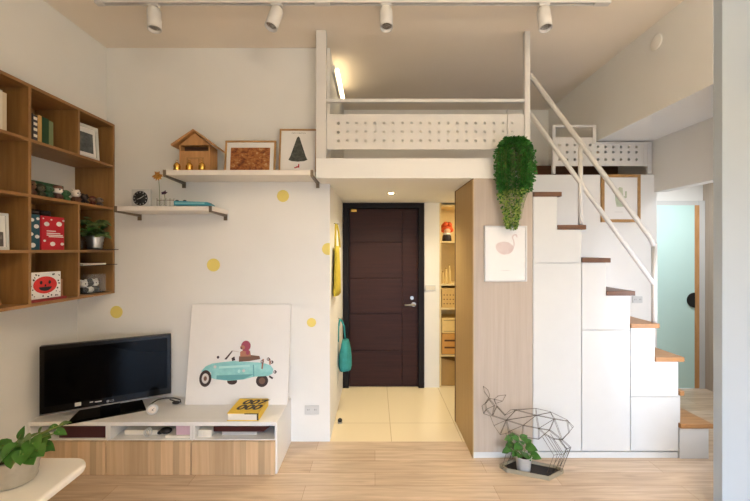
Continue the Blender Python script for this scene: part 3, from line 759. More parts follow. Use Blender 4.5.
# ---- canvas with the mint car
cw, ch = .80, .775
cy0 = 2.885; tilt = math.asin((3.0-2.89)/.775)
cv = thing('canvas_print', 'white canvas with a mint three-wheeled car and dog driver on console', 'canvas', (-1.082, cy0, CT), 0)
R = Matrix.Rotation(-tilt, 4, 'X')
obj('canvas', B(-cw/2, cw/2, 0, .032, 0, ch).xf(R), PRINTW, cv, .002, world=False)
def cpt(px_, py_, k):                                   # a pixel on the photographed canvas -> canvas local
    u = (px_-187)/(289-187)*cw - cw/2; v = (404.5-py_)/(404.5-304)*ch
    return R @ Vector((u, -.0006*k-.0006, v))
def zp(x, y): return (190 + x/5.57, 330 + y/5.57)
m = MB()
def shp(pts, mi, k): m.poly([cpt(*zp(x, y), k) for x, y in pts], mi)
def ell(cx, cy, rx, ry, mi, k, n=20): shp([(cx+rx*math.cos(2*PI*i/n), cy+ry*math.sin(2*PI*i/n)) for i in range(n)], mi, k)
ell(405, 285, 34, 34, 1, 1); ell(405, 285, 18, 18, 6, 2)          # rear wheel
ell(238, 288, 28, 18, 1, 1)
shp([(60, 235), (85, 205), (120, 190), (180, 182), (240, 176), (300, 180), (380, 184), (420, 190), (450, 200), (465, 220), (462, 245), (440, 258), (360, 262), (300, 278), (220, 284), (150, 278), (120, 270), (118, 240), (95, 228)], 0, 2)
shp([(150, 255), (360, 248), (300, 276), (220, 282), (150, 276)], 3, 3)
shp([(350, 196), (356, 196), (362, 262), (354, 262)], 3, 3)
shp([(160, 205), (330, 196), (335, 208), (160, 218)], 4, 3)
ell(88, 272, 34, 46, 1, 4); ell(88, 272, 20, 28, 5, 5); ell(88, 272, 9, 13, 6, 6)
shp([(270, 150), (330, 142), (385, 148), (390, 165), (330, 176), (270, 180)], 6, 3)       # seat
shp([(188, 166), (228, 118), (234, 120), (200, 168)], 1, 3); shp([(228, 116), (268, 122), (268, 127), (230, 122)], 5, 3)   # windscreen
ell(152, 155, 7, 8, 1, 3); shp([(228, 160), (244, 150), (250, 172), (232, 176)], 1, 3)
shp([(275, 125), (300, 110), (330, 118), (338, 150), (276, 152)], 7, 4); ell(306, 92, 27, 30, 2, 5); ell(288, 100, 14, 12, 7, 6); ell(282, 104, 5, 4, 1, 7); ell(318, 128, 10, 14, 2, 6)
for cx, cy in ((436, 165), (456, 182), (402, 180), (476, 236)): ell(cx, cy, 9, 9, 1, 4); ell(cx-2, cy, 4, 5, 5, 5)
shp([(402, 165), (412, 165), (406, 222), (398, 218)], 7, 4); shp([(440, 165), (448, 165), (450, 198), (442, 195)], 7, 4)
shp([(446, 255), (468, 268), (462, 276), (442, 264)], 1, 4)
ell(300, 230, 8, 8, 5, 4); ell(274, 232, 8, 10, 4, 4); ell(138, 208, 8, 8, 5, 4)
obj('print', m, [noiseprint('mint car paint', [(126, 190, 190), (146, 208, 206), (172, 224, 220)], 9), flat(62, 46, 42), flat(156, 74, 92), flat(104, 168, 172), flat(178, 226, 222), flat(214, 206, 200), flat(120, 88, 70), flat(176, 120, 96)], cv, world=False)

# ---- yellow book
A0, A1, A2, A3 = [W(px_, py_, Y_) for px_, py_, Y_ in ((227, 413, 2.612), (258.5, 412, 2.612), (268.5, 397, 2.87), (236, 399, 2.85))]
for v in (A0, A1, A2, A3): v.z = CT+.055
A3 = A0 + (A2 - A1)
t = thing('book', 'thick yellow book with black digits lying on the console', 'book', ((A0+A2)/2 - Vector((0, 0, .055))))
dz = Vector((0, 0, -.004))
obj('cover', MB().prism([A0, A1, A2, A3], dz).prism([p + Vector((0, 0, -.0510)) for p in (A0, A1, A2, A3)], dz).prism([A1, A1+(A0-A1)*.02, A2+(A3-A2)*.02, A2], (0, 0, -.055)), flat(236, 196, 40, .45), t)
q = lambda p: (A0+A2)/2 + (p-(A0+A2)/2)*.965 + Vector((0, 0, -.004))
obj('pages', MB().prism([q(p) for p in (A0, A1, A2, A3)], (0, 0, -.047)), PAPER, t)
ux_ = (A1-A0).normalized(); uy_ = (A3-A0).normalized()
Mx = Matrix(((ux_.x, uy_.x, 0, 0), (ux_.y, uy_.y, 0, 0), (0, 0, 1, 0), (0, 0, 0, 1)))
ct = (A0+A2)/2 + Vector((0, 0, .0006))
m = MB(); m.text('007', .115, Matrix.Translation(ct + uy_*.058 + ux_*.02) @ Mx, 0, .0045, .25).text('000', .115, Matrix.Translation(ct - uy_*.035 + ux_*.008) @ Mx, 0, .0045, .25)
m.box(A1.x-.1, A1.x+.0005, A1.y-.0008, A1.y-.0002, A1.z-.008, A1.z-.001).box(A1.x-.012, A1.x+.0005, A1.y-.0008, A1.y-.0002, A1.z-.05, A1.z-.008)
obj('lettering', m, flat(60, 44, 24), t)

# ================================================================== CLOSET, STAIR, LOFT RAILING
cl = thing('closet', 'tall pale wood clad closet between corridor and white stair', 'closet', (.96, (YS+YP)/2, 0))
obj('front_panel', B(.742, 1.1865, YS, YS+.018, .05, 2.108), PANEL, cl, .001)
obj('side_door', B(XN, .7415, YS, YP-.02, .004, 2.1), CLOSETW, cl, label='warm brown veneer door on the corridor side')
obj('edge_trim', MB().box(XN-.004, XN+.03, YP-.02, YP, .004, 2.108), flat(92, 64, 34), cl)
obj('carcass', B(.7425, 1.186, YS+.0185, YP-.0205, .004, 2.105), CLOSETW, cl)
obj('top_trim', B(XN, .7415, YS, YP-.021, 2.1, 2.109), flat(110, 76, 40), cl)

pxs = 133.0
def sx(p): return (p-375)/pxs
def sz(p): return CZ-(p-250)/pxs
st = thing('staircase', 'white storage staircase with brown wooden treads', 'staircase', (1.86, (YS+YP)/2, 0))
SB = YP-.004
cols = [533, 557.2, 581.6, 606, 630.4, 654.8, 679.5]
tops = [192, 225, 258, 291, 323.5, 357]
m = MB()
for k in range(6):
    m.box(sx(cols[k])+.0002, sx(cols[k+1])-.0002, YS+.016, SB, .05, sz(tops[k])-.037)
m.box(sx(679.5)+.0002, sx(682), YS+.016, SB, .05, sz(391)-.037)
m.box(sx(680), sx(709), YS+.003, SB-.12, .0, sz(428))
obj('carcass', m, WHITE, st, .001)
obj('toe_kick', B(sx(533)+.001, sx(679.5), YS+.03, SB, 0, .05), WHITE, st)
g = .0018
def front(pts):
    obj('cabinet_door', MB().prism([(sx(x), YS, sz(y)) for x, y in pts], (0, .0155, 0)), WHITE, st, .0012)
e = .35
y0_, y1_, y2_, y3_, y4_, y5_ = [t_+4.6 for t_ in tops]
front([(533.3, y0_), (557.2, y0_), (557.2, y1_), (581.6-e, y1_), (581.6-e, 262.7), (533.3, 262.7)])
front([(533.3, 263.3), (581.6-e, 263.3), (581.6-e, 450.5), (533.3, 450.5)])
front([(581.6+e, y2_), (606, y2_), (606, y3_), (630.4-e, y3_), (630.4-e, 329.7), (581.6+e, 329.7)])
front([(581.6+e, 330.3), (630.4-e, 330.3), (630.4-e, 450.5), (581.6+e, 450.5)])
front([(630.4+e, y4_), (654.8, y4_), (654.8, y5_), (678.6-e, y5_), (678.6-e, 396.7), (630.4+e, 396.7)])
front([(630.4+e, 397.3), (678.6-e, 397.3), (678.6-e, 450.5), (630.4+e, 450.5)])
for k in range(6):
    tm = TREADL if k >= 3 else TREAD
    obj('tread', B(sx(cols[k]) if k else sx(533.2), sx(cols[k+1])+.03, YS-.01, SB, sz(tops[k])-.034, sz(tops[k])), TREADL if k > 3 else TREAD, st, .002)
obj('tread', MB().prism([(sx(679.5), YS-.005, sz(391)-.034), (sx(684), YS-.005, sz(391)-.034), (sx(688), SB, sz(391)-.034), (sx(679.5), SB, sz(391)-.034)], (0, 0, .034)), TREADL, st, .002)
obj('tread', B(sx(679.6), sx(712), YS-.012, SB-.1, sz(428)+.0005, sz(423.5)), TREADL, st, .002)

# stair railing
rl = thing('stair_railing', 'white tube handrail with two rails along the stair', 'railing', (1.6, YS+.03, 0))
YR = YS+.035
def RP(x, y): return W(x, y, YR)
obj('post', MB().bar((wx(580.5, YR), YR, wz(147, YR)), (wx(580.5, YR), YR, sz(225)+.0005), .017, 4 if False else 12), WHITEM, rl)
obj('post', MB().bar((wx(654.3, YR), YR, wz(243, YR)), (wx(654.3, YR), YR, sz(323.5)+.0005), .019, 12), WHITEM, rl)
obj('handrail', MB().tube([RP(529.5, 74), RP(650.5, 238), RP(654.3, 246)], .019, 12), WHITEM, rl)
obj('lower_rail', MB().tube([RP(529.5, 113), RP(653.5, 283.5)], .017, 12), WHITEM, rl)

def perf(mb, x0, x1, z0, z1, y0, y1, hx, hz, r):
    """sheet y0..y1 with round holes at the grid hx by hz, grid edges halfway between holes"""
    n = 12
    ex = [x0] + [(a+b)/2 for a, b in zip(hx, hx[1:])] + [x1]
    ez = [z0] + [(a+b)/2 for a, b in zip(hz, hz[1:])] + [z1]
    bm = mb.bm
    for i, cx in enumerate(hx):
        for j, cz in enumerate(hz):
            l, rr, b, t = ex[i], ex[i+1], ez[j], ez[j+1]
            def sq(a):
                dx, dz_ = math.cos(a), math.sin(a)
                k = min(((rr-cx)/dx if dx > 1e-9 else (l-cx)/dx if dx < -1e-9 else 1e9), ((t-cz)/dz_ if dz_ > 1e-9 else (b-cz)/dz_ if dz_ < -1e-9 else 1e9))
                return (cx+dx*k, cz+dz_*k)
            angs = sorted([2*PI*k/n for k in range(n)] + [math.atan2(q-cz, p-cx) % (2*PI) for p in (l, rr) for q in (b, t)])
            o = [sq(a_) for a_ in angs]; c = [(cx+r*math.cos(a_), cz+r*math.sin(a_)) for a_ in angs]
            N = len(angs)
            ring = [[bm.verts.new((p[0], yy, p[1])) for p in L] for L in (o, c) for yy in (y0, y1)]   # o@y0 o@y1 c@y0 c@y1
            for k in range(N):
                k2 = (k+1) % N
                bm.faces.new([ring[0][k], ring[0][k2], ring[2][k2], ring[2][k]])
                bm.faces.new([ring[1][k2], ring[1][k], ring[3][k], ring[3][k2]])
                bm.faces.new([ring[2][k], ring[2][k2], ring[3][k2], ring[3][k]])
    for q in ([(x0,y0,z0),(x1,y0,z0),(x1,y1,z0),(x0,y1,z0)], [(x0,y0,z1),(x0,y1,z1),(x1,y1,z1),(x1,y0,z1)], [(x0,y0,z0),(x0,y1,z0),(x0,y1,z1),(x0,y0,z1)], [(x1,y0,z0),(x1,y0,z1),(x1,y1,z1),(x1,y1,z0)]): mb.poly(q)
    return mb
lr = thing('loft_railing', 'white loft railing with perforated metal panel above the corridor', 'railing', (.4, YS+.02, 2.26))
obj('post', B(-.444, -.368, YS, YS+.06, 2.2605, CEIL-.0005), WHITEM, lr, .002)
obj('post', B(sx(525.5), sx(531), YS+.012, YS+.052, 2.2605, CEIL-.0005), WHITEM, lr, .002)
obj('top_rail', B(-.368, sx(525.5), YS+.015, YS+.045, sz(101), sz(97.8)), WHITEM, lr, .002)
hxs = [sx(338 + 9.21*k) for k in range(20)]
obj('perforated_panel', perf(MB(), -.366, sx(525.3), sz(148.5), sz(113), YS+.024, YS+.032, hxs, [sz(140), sz(131.2), sz(122.3)], .0115), WHITEM, lr)
# smaller balustrade on the stair landing
q_ = 109.05
def qx(p): return (p-375)/q_
def qz(p): return CZ-(p-250)/q_
br_ = thing('landing_railing', 'low white railing with perforated panel behind the stair top', 'railing', (2.1, YP+.03, 2.26))
Yq = YP
obj('post', B(qx(553), qx(556), Yq+.008, Yq+.035, 2.2725, qz(124.6)), WHITEM, br_, .001)
obj('post', B(qx(593.5), qx(597), Yq+.008, Yq+.035, qz(143.5), qz(124.6)), WHITEM, br_, .001)
obj('post', B(qx(648.5), qx(652.5), Yq+.008, Yq+.035, 2.2725, qz(141.5)), WHITEM, br_, .001)
obj('top_rail', B(qx(556), qx(593.5), Yq+.008, Yq+.035, qz(126.6), qz(124.6)), WHITEM, br_, .001)
obj('lower_rail', B(qx(597), qx(648.5), Yq+.008, Yq+.035, qz(143.5), qz(141.5)), WHITEM, br_, .001)
hz2 = [qz(159.2), qz(151.8), qz(144.6)]
m = MB(); perf(m, qx(556.1), qx(593.5), qz(165.6), qz(137), Yq+.014, Yq+.022, [qx(560.3+7.72*k) for k in range(5)], hz2, .0115)
perf(m, qx(593.5), qx(644.5), qz(165.6), qz(143.6), Yq+.014, Yq+.022, [qx(560.3+7.72*k) for k in range(5, 11)], hz2[:2]+[qz(146.5)], .0115)
obj('perforated_panel', m, WHITEM, br_)
obj('bottom_rail', B(qx(644.5), qx(648.5), Yq+.012, Yq+.03, qz(165.6), qz(143.5)), WHITEM, br_)
tag(obj('low_bench', B(wx(527, 3.9), wx(620, 3.9), 3.9, 4.3, 2.272, 2.46), TREAD, None, .004), 'low dark brown bench on the loft behind the landing railing', 'bench')

# ================================================================== PICTURES ON WALLS
t, R = picture('framed_picture', 'white framed pink flamingo print hung on the pale closet', 'picture', .318, .416, ((505-375)/pxs, YS-.0205, sz(281.3)), 0, 0, WHITE, .011, .02)
m = MB(); pz = 7.15
def fp(x, y, k): return Vector(((475+x/pz-505)/pxs, .0058-.0002*k, (281.3-220-y/pz)/pxs))
m.poly([fp(x, y, 0) for x, y in ((142, 190), (150, 172), (170, 160), (200, 154), (235, 160), (262, 180), (275, 196), (262, 225), (240, 242), (200, 248), (170, 238), (150, 215))], 0)
nk = [(268, 195), (276, 178), (272, 150), (262, 128), (268, 110), (282, 104), (294, 112), (292, 124)]
for (a, b), (c, d_) in zip(nk, nk[1:]):
    u = Vector((c-a, d_-b)).normalized(); n_ = (-u.y*4.5, u.x*4.5)
    m.poly([fp(a+n_[0], b+n_[1], 1), fp(c+n_[0], d_+n_[1], 1), fp(c-n_[0], d_-n_[1], 1), fp(a-n_[0], b-n_[1], 1)], 0)
for a, b in ((185, 245), (215, 350)): pass
m.poly([fp(x, y, 0) for x, y in ((180, 358), (245, 358), (245, 362), (180, 362))], 1)
obj('print', m, [noiseprint('pink wash', [(206, 182, 176), (214, 196, 190), (220, 206, 202)], 20), flat(206, 204, 202)], t, world=False)
obj('glazing', B(-.148, .148, .001, .003, .011, .405), glassmat('picture glass', (240, 242, 242), .06, .03), t, world=False)
t, R = picture('framed_picture', 'wood framed green cactus print leaning behind the handrail', 'picture', .355, .435, ((620.8-375)/109.05-.01, YP-.022, qz(222.3)), 0, 0, FRAMEW, .026, .021)
m = MB()
def gp_(x, y, k): return Vector(((590+x/7.157-620.8)/109.05, .0058-.0002*k, (222.3-165-y/7.157)/109.05))
m.poly([gp_(x, y, 0) for x, y in ((178, 215), (190, 200), (200, 215), (195, 180), (210, 160), (232, 165), (236, 200), (238, 225), (250, 225), (250, 190), (262, 190), (262, 235), (240, 245), (246, 300), (190, 300), (180, 250))], 0)
m.poly([gp_(x, y, 0) for x, y in ((175, 336), (235, 336), (235, 339), (175, 339))], 1)
obj('print', m, [noiseprint('sage wash', [(166, 176, 150), (186, 194, 168), (206, 210, 190)], 16), flat(206, 204, 200)], t, world=False)

# ================================================================== HANGING PLANT
hp = Vector((wx(514.5, YS-.1), YS-.1, 2.18))
t = thing('hanging_plant', 'bushy green trailing plant hanging from the loft edge', 'hanging plant', (hp.x, hp.y, 1.72))
obj('pot', MB().lathe([(.045, 0), (.05, .004), (.062, .12), (.065, .125), (.058, .125), (.056, .1)], (hp.x, hp.y, 2.15), 20), flat(60, 66, 40), t)
obj('soil', MB().lathe([(.0555, .1), (0, .11)], (hp.x, hp.y, 2.15), 16), SOIL, t)
hkx = wx(508.5, YS)
obj('hook', MB().tube([(hp.x, hp.y+.07, 2.27), (hp.x-.02, hp.y+.085, 2.32), (hkx, YS+.012, sz(130)), (hkx, YS+.01, sz(109)), (hkx, YS+.028, sz(108.4)), (hkx, YS+.046, sz(110))], .003, 6), WHITEM, t)
rn = random.Random(11); m = MB()
prof = [(2.385, .05), (2.36, .09), (2.275, .132), (2.15, .136), (2.02, .115), (1.95, .085), (1.874, .062), (1.80, .055), (1.74, .035), (1.71, .02)]
def prad(z):
    for (za, ra), (zb_, rb) in zip(prof, prof[1:]):
        if zb_ <= z <= za: return ra + (rb-ra)*(za-z)/(za-zb_)
    return .02
for k in range(70):                                     # trailing stems
    a = rn.uniform(0, 2*PI); zend = rn.choice([rn.uniform(1.95, 2.12), rn.uniform(1.95, 2.12), rn.uniform(1.74, 1.95)])
    pts = []
    for j in range(9):
        f = j/8; z = 2.30 + .07*math.sin(min(1, f*4)*PI*.5) - max(0, f-.12)*(2.32-zend)/.88
        rr = prad(z) * (.35 + .6*min(1, f*3)); p = hp + Vector((math.cos(a)*rr, math.sin(a)*rr*.62, 0)); p.z = z; p.y = min(p.y, YS-.014)
        pts.append(p)
    m.tube(pts, .0012, 3, 2)
for k in range(9000):
    z = 2.38 - (rn.random()**1.2)*.66
    R0 = prad(z); a = rn.uniform(0, 2*PI); rr = R0*math.sqrt(rn.uniform(.12, 1))*rn.uniform(.85, 1.12)
    p = Vector((hp.x + math.cos(a)*rr + (-.022 if z < 1.98 else 0), hp.y + math.sin(a)*rr*.62, z))
    if z < 1.97 and rn.random() < .55: continue
    p.y = min(p.y, YS-.02)
    dd = Vector((math.cos(a)*rn.uniform(.2, 1), math.sin(a)*.8 - .2, rn.uniform(-.9, .7)))
    if p.y > YS-.04: dd.y = -abs(dd.y)
    if math.sin(a) > .45 and rn.random() < .6: continue
    L = rn.uniform(.013, .025) * (.8 if z < 2 else 1)
    low = z < 2.0 and rn.random() < .6
    m.leaf(p, dd, (rn.uniform(-1, 1), -.9, rn.uniform(-.2, 1)), L, L*.8, 1 if low else 0)
obj('foliage', m, [GREEN2, GREEN3, STEM], t)

# ================================================================== WIRE DEER AND ITS PLANT
def zd(x, y, Y): return W(470 + x/4.175, 370 + y/4.175, Y)
dr = thing('deer_planter', 'black wire deer sculpture on a dark tray before the closet', 'sculpture', (1.11, 2.63, 0))
tp = [Vector(p) for p in ((.897, 2.665, 0), (.93, 2.61, 0), (1.185, 2.515, 0), (1.325, 2.60, 0), (1.30, 2.645, 0), (1.045, 2.745, 0))]
cen = sum(tp, Vector())/6
ins = [cen + (p-cen)*.95 for p in tp]
m = MB(); n = len(tp); hR = .03
m.prism([p + Vector((0, 0, .001)) for p in ins], (0, 0, .008), 1)
for i in range(n):
    j = (i+1) % n; up = Vector((0, 0, hR))
    m.poly([tp[i], tp[j], tp[j]+up, tp[i]+up]); m.poly([ins[j], ins[i], ins[i]+up, ins[j]+up]); m.poly([tp[i]+up, tp[j]+up, ins[j]+up, ins[i]+up])
    m.poly([ins[i], ins[j], tp[j], tp[i]])
obj('tray', m, [flat(150, 138, 114), flat(36, 27, 23)], dr)
def YN(x): return 2.60 - (x-270)/4.175*.0010           # near flank, far flank
def YF(x): return 2.695 - (x-270)/4.175*.0010
def near(x, y): return zd(x, y, YN(x))
def far(x, y): return zd(x+4, y-2, YF(x))
def mid(x, y): return zd(x, y, (YN(x)+YF(x))/2)
wr_ = []
def pl(fn, *pts): wr_.append([fn(*p) for p in pts])
for fn in (near, far):
    s = 1 if fn is near else -1
    pl(fn, (92, 192), (150, 210), (220, 232), (285, 245), (330, 252), (382, 292))
    pl(fn, (145, 190), (190, 168), (275, 190), (335, 178)); pl(fn, (150, 210), (190, 168)); pl(fn, (275, 190), (285, 245), (350, 205), (275, 190)); pl(fn, (350, 205), (330, 252)); pl(fn, (350, 205), (405, 214)); pl(fn, (350, 205), (382, 292), (411, 262), (405, 214))
    pl(fn, (220, 232), (275, 190), (150, 210)); pl(fn, (285, 245), (310, 268), (330, 252)); pl(fn, (125, 268), (150, 210), (160, 258), (220, 232), (215, 280), (285, 290), (285, 245))
    pl(fn, (160, 258), (215, 280)); pl(fn, (285, 290), (310, 268), (345, 288), (382, 292))
    pl(fn, (100, 232), (150, 210)); pl(fn, (92, 192), (110, 152), (145, 190))
    # legs
    dx = 0 if s > 0 else 14
    pl(fn, (160+dx, 258), (183+dx, 330), (150+dx, 402), (132+dx*2.2, 418-dx*1.4), (160+dx, 320), (150+dx, 262)); pl(fn, (183+dx, 330), (160+dx, 320))
    dx = 0 if s > 0 else 22
    pl(fn, (310+dx, 268), (365+dx, 352), (340+dx, 430), (322+dx, 447-dx*.4), (350+dx, 356), (300+dx, 275)); pl(fn, (365+dx, 352), (383+dx, 350-dx*.5), (352+dx, 448-dx*.4), (340+dx, 430)); pl(fn, (383+dx, 350-dx*.5), (345+dx, 288)); pl(fn, (350+dx, 356), (365+dx, 352))
    # ear
    if s > 0: pl(fn, (100, 122), (118, 108), (150, 104), (136, 130), (106, 140), (100, 122), (136, 130))
    else: pl(fn, (75, 120), (56, 92), (52, 70), (70, 84), (78, 104), (75, 120))
    pl(fn, (57, 180), (66, 165), (85, 188), (92, 192)); pl(fn, (62, 142), (66, 165)); pl(fn, (62, 142), (78, 122), (100, 150), (66, 165)); pl(fn, (100, 150), (92, 192))
    pl(fn, (382, 292), (418, 325), (382+ (0 if s > 0 else 4), 424), (372, 420), (400, 330), (370, 290)); pl(fn, (418, 325), (400, 330))
pl(mid, (57, 182), (50, 150), (62, 140), (76, 118), (102, 122), (112, 152), (145, 188), (170, 166), (275, 160), (335, 174), (405, 208), (428, 242), (412, 262), (384, 294))
pl(mid, (57, 182), (85, 192), (100, 232), (126, 270), (160, 262)); pl(mid, (405, 208), (432, 236), (428, 242)); pl(mid, (190, 168), (275, 160))
for a, b in (((275, 160), (275, 190)), ((335, 174), (350, 205)), ((405, 208), (405, 214)), ((145, 188), (145, 190)), ((170, 166), (190, 168)), ((126, 270), (125, 268)), ((384, 294), (382, 292)), ((100, 232), (100, 232.5)), ((62, 140), (62, 142)), ((57, 182), (57, 180))):
    for fn in (near, far): wr_.append([mid(*a), fn(*b)])
for x, y in ((285, 290), (160, 258), (215, 280), (285, 245)): wr_.append([near(x, y), far(x, y)])
m = MB()
for L in wr_:
    for p in L: p.z = max(p.z, .012)
    for a_, b_ in zip(L, L[1:]):
        if (a_-b_).length > 1e-4: m.bar(a_, b_, .0015, 6)
obj('wire_body', m, WIRE, dr)
c = Vector((wx(523.5, 2.625), 2.625, .0095))
t = potted('potted_plant', 'small round-leaved plant in cement pot inside the wire deer', c, .045, .055, .104, CERAM, False)
rn = random.Random(21); m = MB()
for x, y, dy, L in ((150, 338, 0, .05), (170, 310, .02, .06), (165, 285, 0, .06), (195, 285, -.02, .06), (205, 318, -.04, .075), (222, 282, .02, .06), (250, 322, -.03, .08), (268, 358, -.04, .075), (225, 345, -.05, .08), (190, 345, -.03, .06), (185, 320, .03, .06), (240, 300, .03, .06), (205, 355, -.06, .055), (180, 270, .02, .035), (255, 345, .02, .07), (160, 330, -.03, .06), (215, 300, -.04, .06), (240, 365, -.05, .05)):
    p = zd(x, y, 2.645+dy)
    base = c + Vector((rn.uniform(-.015, .015), rn.uniform(-.015, .015), .088))
    dd = (p - base); dd.z *= .15; dd = dd.normalized() + Vector((rn.uniform(-.4, .4), -.55, rn.uniform(-.3, .1)))
    m.tube([base, base*.45 + p*.55 + Vector((0, 0, .012)), p], .0018, 5, 1)
    L *= 1.0
    m.bigleaf(p - dd.normalized()*L*.35, dd, (rn.uniform(-.3, .3), -.7, .8), L, L*.82, 0, .2, .1)
obj('foliage', m, [GREEN, STEM], t)

# ================================================================== CEILING TRACK
YT = 2.43; k_ = YT/F
ztk = wz(3, YT)
tr = thing('light_track', 'long white lighting track on the ceiling', 'track', (-.15, YT, ztk-.01))
x0, x1 = wx(96, YT), wx(609, YT)
m = MB().box(x0, x1, YT-.018, YT+.018, ztk+.012, CEIL-.0005).box(x0, x1, YT-.018, YT-.009, ztk-.008, ztk+.012).box(x0, x1, YT+.009, YT+.018, ztk-.008, ztk+.012)
obj('rail', m, WHITEM, tr)
obj('slot', B(x0+.01, x1-.1, YT-.0088, YT+.0088, ztk+.004, ztk+.0118), flat(70, 58, 46), tr)
for px_, nm in ((96, 0), (322, 1), (602, 2)): obj('connector', B(wx(px_, YT)-(.0 if nm == 0 else .05), wx(px_, YT)+.05, YT-.02, YT+.02, ztk-.01, ztk+.02), WHITEM, tr, .002)
sp = (((154, 14), 'white track spotlight, leftmost on the ceiling track', (.10, .12)), ((277, 15), 'white track spotlight, second from left on the track', (-.26, .25)), ((386, 16), 'white track spotlight, third from left on the track', (.02, .25)), ((543.5, 14), 'white track spotlight, rightmost on the ceiling track', (.02, .2)))
for (cx_, cy_), lab, (lx, ly) in sp:
    c = W(cx_, cy_, YT)
    t = thing('spotlight', lab, 'spotlight', (c.x, YT, ztk-.05), 0, 'white spotlights on the ceiling track')
    obj('adapter', B(c.x-.035, c.x+.035, YT-.017, YT+.017, ztk-.028, ztk-.0085), WHITEM, t, .003)
    ax = Vector((lx, -ly, -1)).normalized()
    top = Vector((c.x, YT, ztk-.055)); L = .13; R0 = .042
    obj('arm', MB().bar((c.x, YT, ztk-.028), (c.x, YT, ztk-.06), .009, 8), WHITEM, t)
    rot = Vector((0, 0, -1)).rotation_difference(ax).to_matrix().to_4x4()
    M = Matrix.Translation(top) @ rot
    obj('lamp_body', MB().lathe([(0, .012), (R0*.9, .012), (R0, .004), (R0, -L), (R0*.9, -L), (R0*.86, -L+.02)], (0, 0, 0), 24).xf(M), WHITEM, t)
    obj('lamp_lens', MB().lathe([(R0*.86, -L+.02), (R0*.5, -L+.045), (0, -L+.05)], (0, 0, 0), 20).xf(M), flat(150, 140, 128, .25), t)
dcv = Vector((2.05, 2.05*F/282, wz(42, 2.05*F/282)))
t = thing('junction_cover', 'round white junction cover on the upper right beam wall', 'cover', dcv)
obj('plate', MB().lathe([(.055, -.0005), (.055, -.006), (.046, -.010), (0, -.010)], dcv, 32, axis='X'), WALL, t)

# loft tube lamp
t = thing('tube_lamp', 'lit tube lamp high on the loft left wall', 'lamp', (-.33, 3.5, 3.12))
xt = -.326; zt_ = CZ+1.555; ya, yb = 1.555*F/180, 1.555*F/152
obj('housing', B(-.368, -.345, ya-.02, yb+.02, zt_-.03, zt_+.03), WHITEM, t)
obj('tube', MB().bar((xt, ya, zt_), (xt, yb, zt_), .016, 12), LAMPW, t)
# corridor downlight
dlx, dly = .152, 3.51
t = thing('downlight', 'small round lit downlight in the corridor ceiling', 'lamp', (dlx, dly, 2.10))
obj('ring', MB().lathe([(.045, 2.1095), (.045, 2.104), (.032, 2.104), (.03, 2.1095)], (dlx, dly, 0), 24), WHITE, t)
obj('lens', MB().lathe([(.03, 2.1085), (0, 2.1085)], (dlx, dly, 0), 20), DOWNL, t)

# ================================================================== CORRIDOR THINGS
XC = -.369
def wallbag(label, cat, name, Y, ztop, zbag, zbot, wtop, wbot, depth, m, handle=True):
    t = thing(name, label, cat, (XC+.05, Y, zbot))
    obj('hook', MB().bar((XC+.0005, Y, ztop+.005), (XC+.035, Y, ztop-.002), .005, 8).ball((XC+.037, Y, ztop), .008), STEEL, t)
    s = MB()
    for q in (-1, 1):
        s.tube([(XC+.022+.004*q, Y, ztop+.001), (XC+.03+depth*.2*q, Y+q*wtop*.12, ztop-(ztop-zbag)*.35), (XC+.035+depth*.25*q, Y+q*wtop*.3, zbag-.01)], .009, 8)
    obj('strap', s, m, t)
    b = MB(); N = 9; rings = []
    for j in range(N):
        f = j/(N-1); z = zbag + (zbot-zbag)*f; w = (wtop + (wbot-wtop)*f**.7)/2; dp = (depth*(.35 + .65*math.sin(PI*min(1, .12+f*.8)*.62)))/2
        ring = []
        for k in range(20):
            a = 2*PI*k/20; ww = 1 + .07*math.sin(5*a + j*.6)
            cx = XC + .006 + depth/2
            ring.append(b.bm.verts.new((max(XC+.003, cx + math.copysign(abs(math.cos(a))**.7, math.cos(a))*dp*ww), Y + math.sin(a)*w*ww, z)))
        rings.append(ring)
    for A_, B_ in zip(rings, rings[1:]):
        for k in range(20): f_ = b.bm.faces.new([A_[k], A_[(k+1)%20], B_[(k+1)%20], B_[k]]); f_.smooth = True
    b.bm.faces.new(rings[0]); b.bm.faces.new(rings[-1][::-1])
    bmesh.ops.recalc_face_normals(b.bm, faces=b.bm.faces[:])
    obj('bag_body', b, m, t)
TEAL = mat('teal cloth', (44, 134, 132), .8, var=.12, scale=30)
YCL = mat('yellow cloth', (190, 170, 50), .8, var=.1, scale=30)
wallbag('teal cloth tote bag hanging on the left corridor wall', 'bag', 'tote_bag', 3.72, wz(319, 3.72), wz(340, 3.72), wz(367, 3.72), .13, .3, .13, TEAL)
wallbag('long yellow cloth bag hanging on the left corridor wall', 'bag', 'cloth_bag', 3.31, wz(224, 3.31), wz(246, 3.31), wz(294, 3.31), .26, .36, .05, YCL)
c = Vector((wx(340, 3.36), 3.36, 0))
t = thing('door_stop', 'small black and steel door stop on the cream tiles', 'door stop', c)
obj('base', MB().lathe([(.022, 0), (.022, .006), (.016, .012)], c, 18), STEEL, t)
obj('rubber', MB().lathe([(.017, .012), (.021, .022), (.019, .034), (.008, .042), (0, .043)], c, 18), BLACK, t)

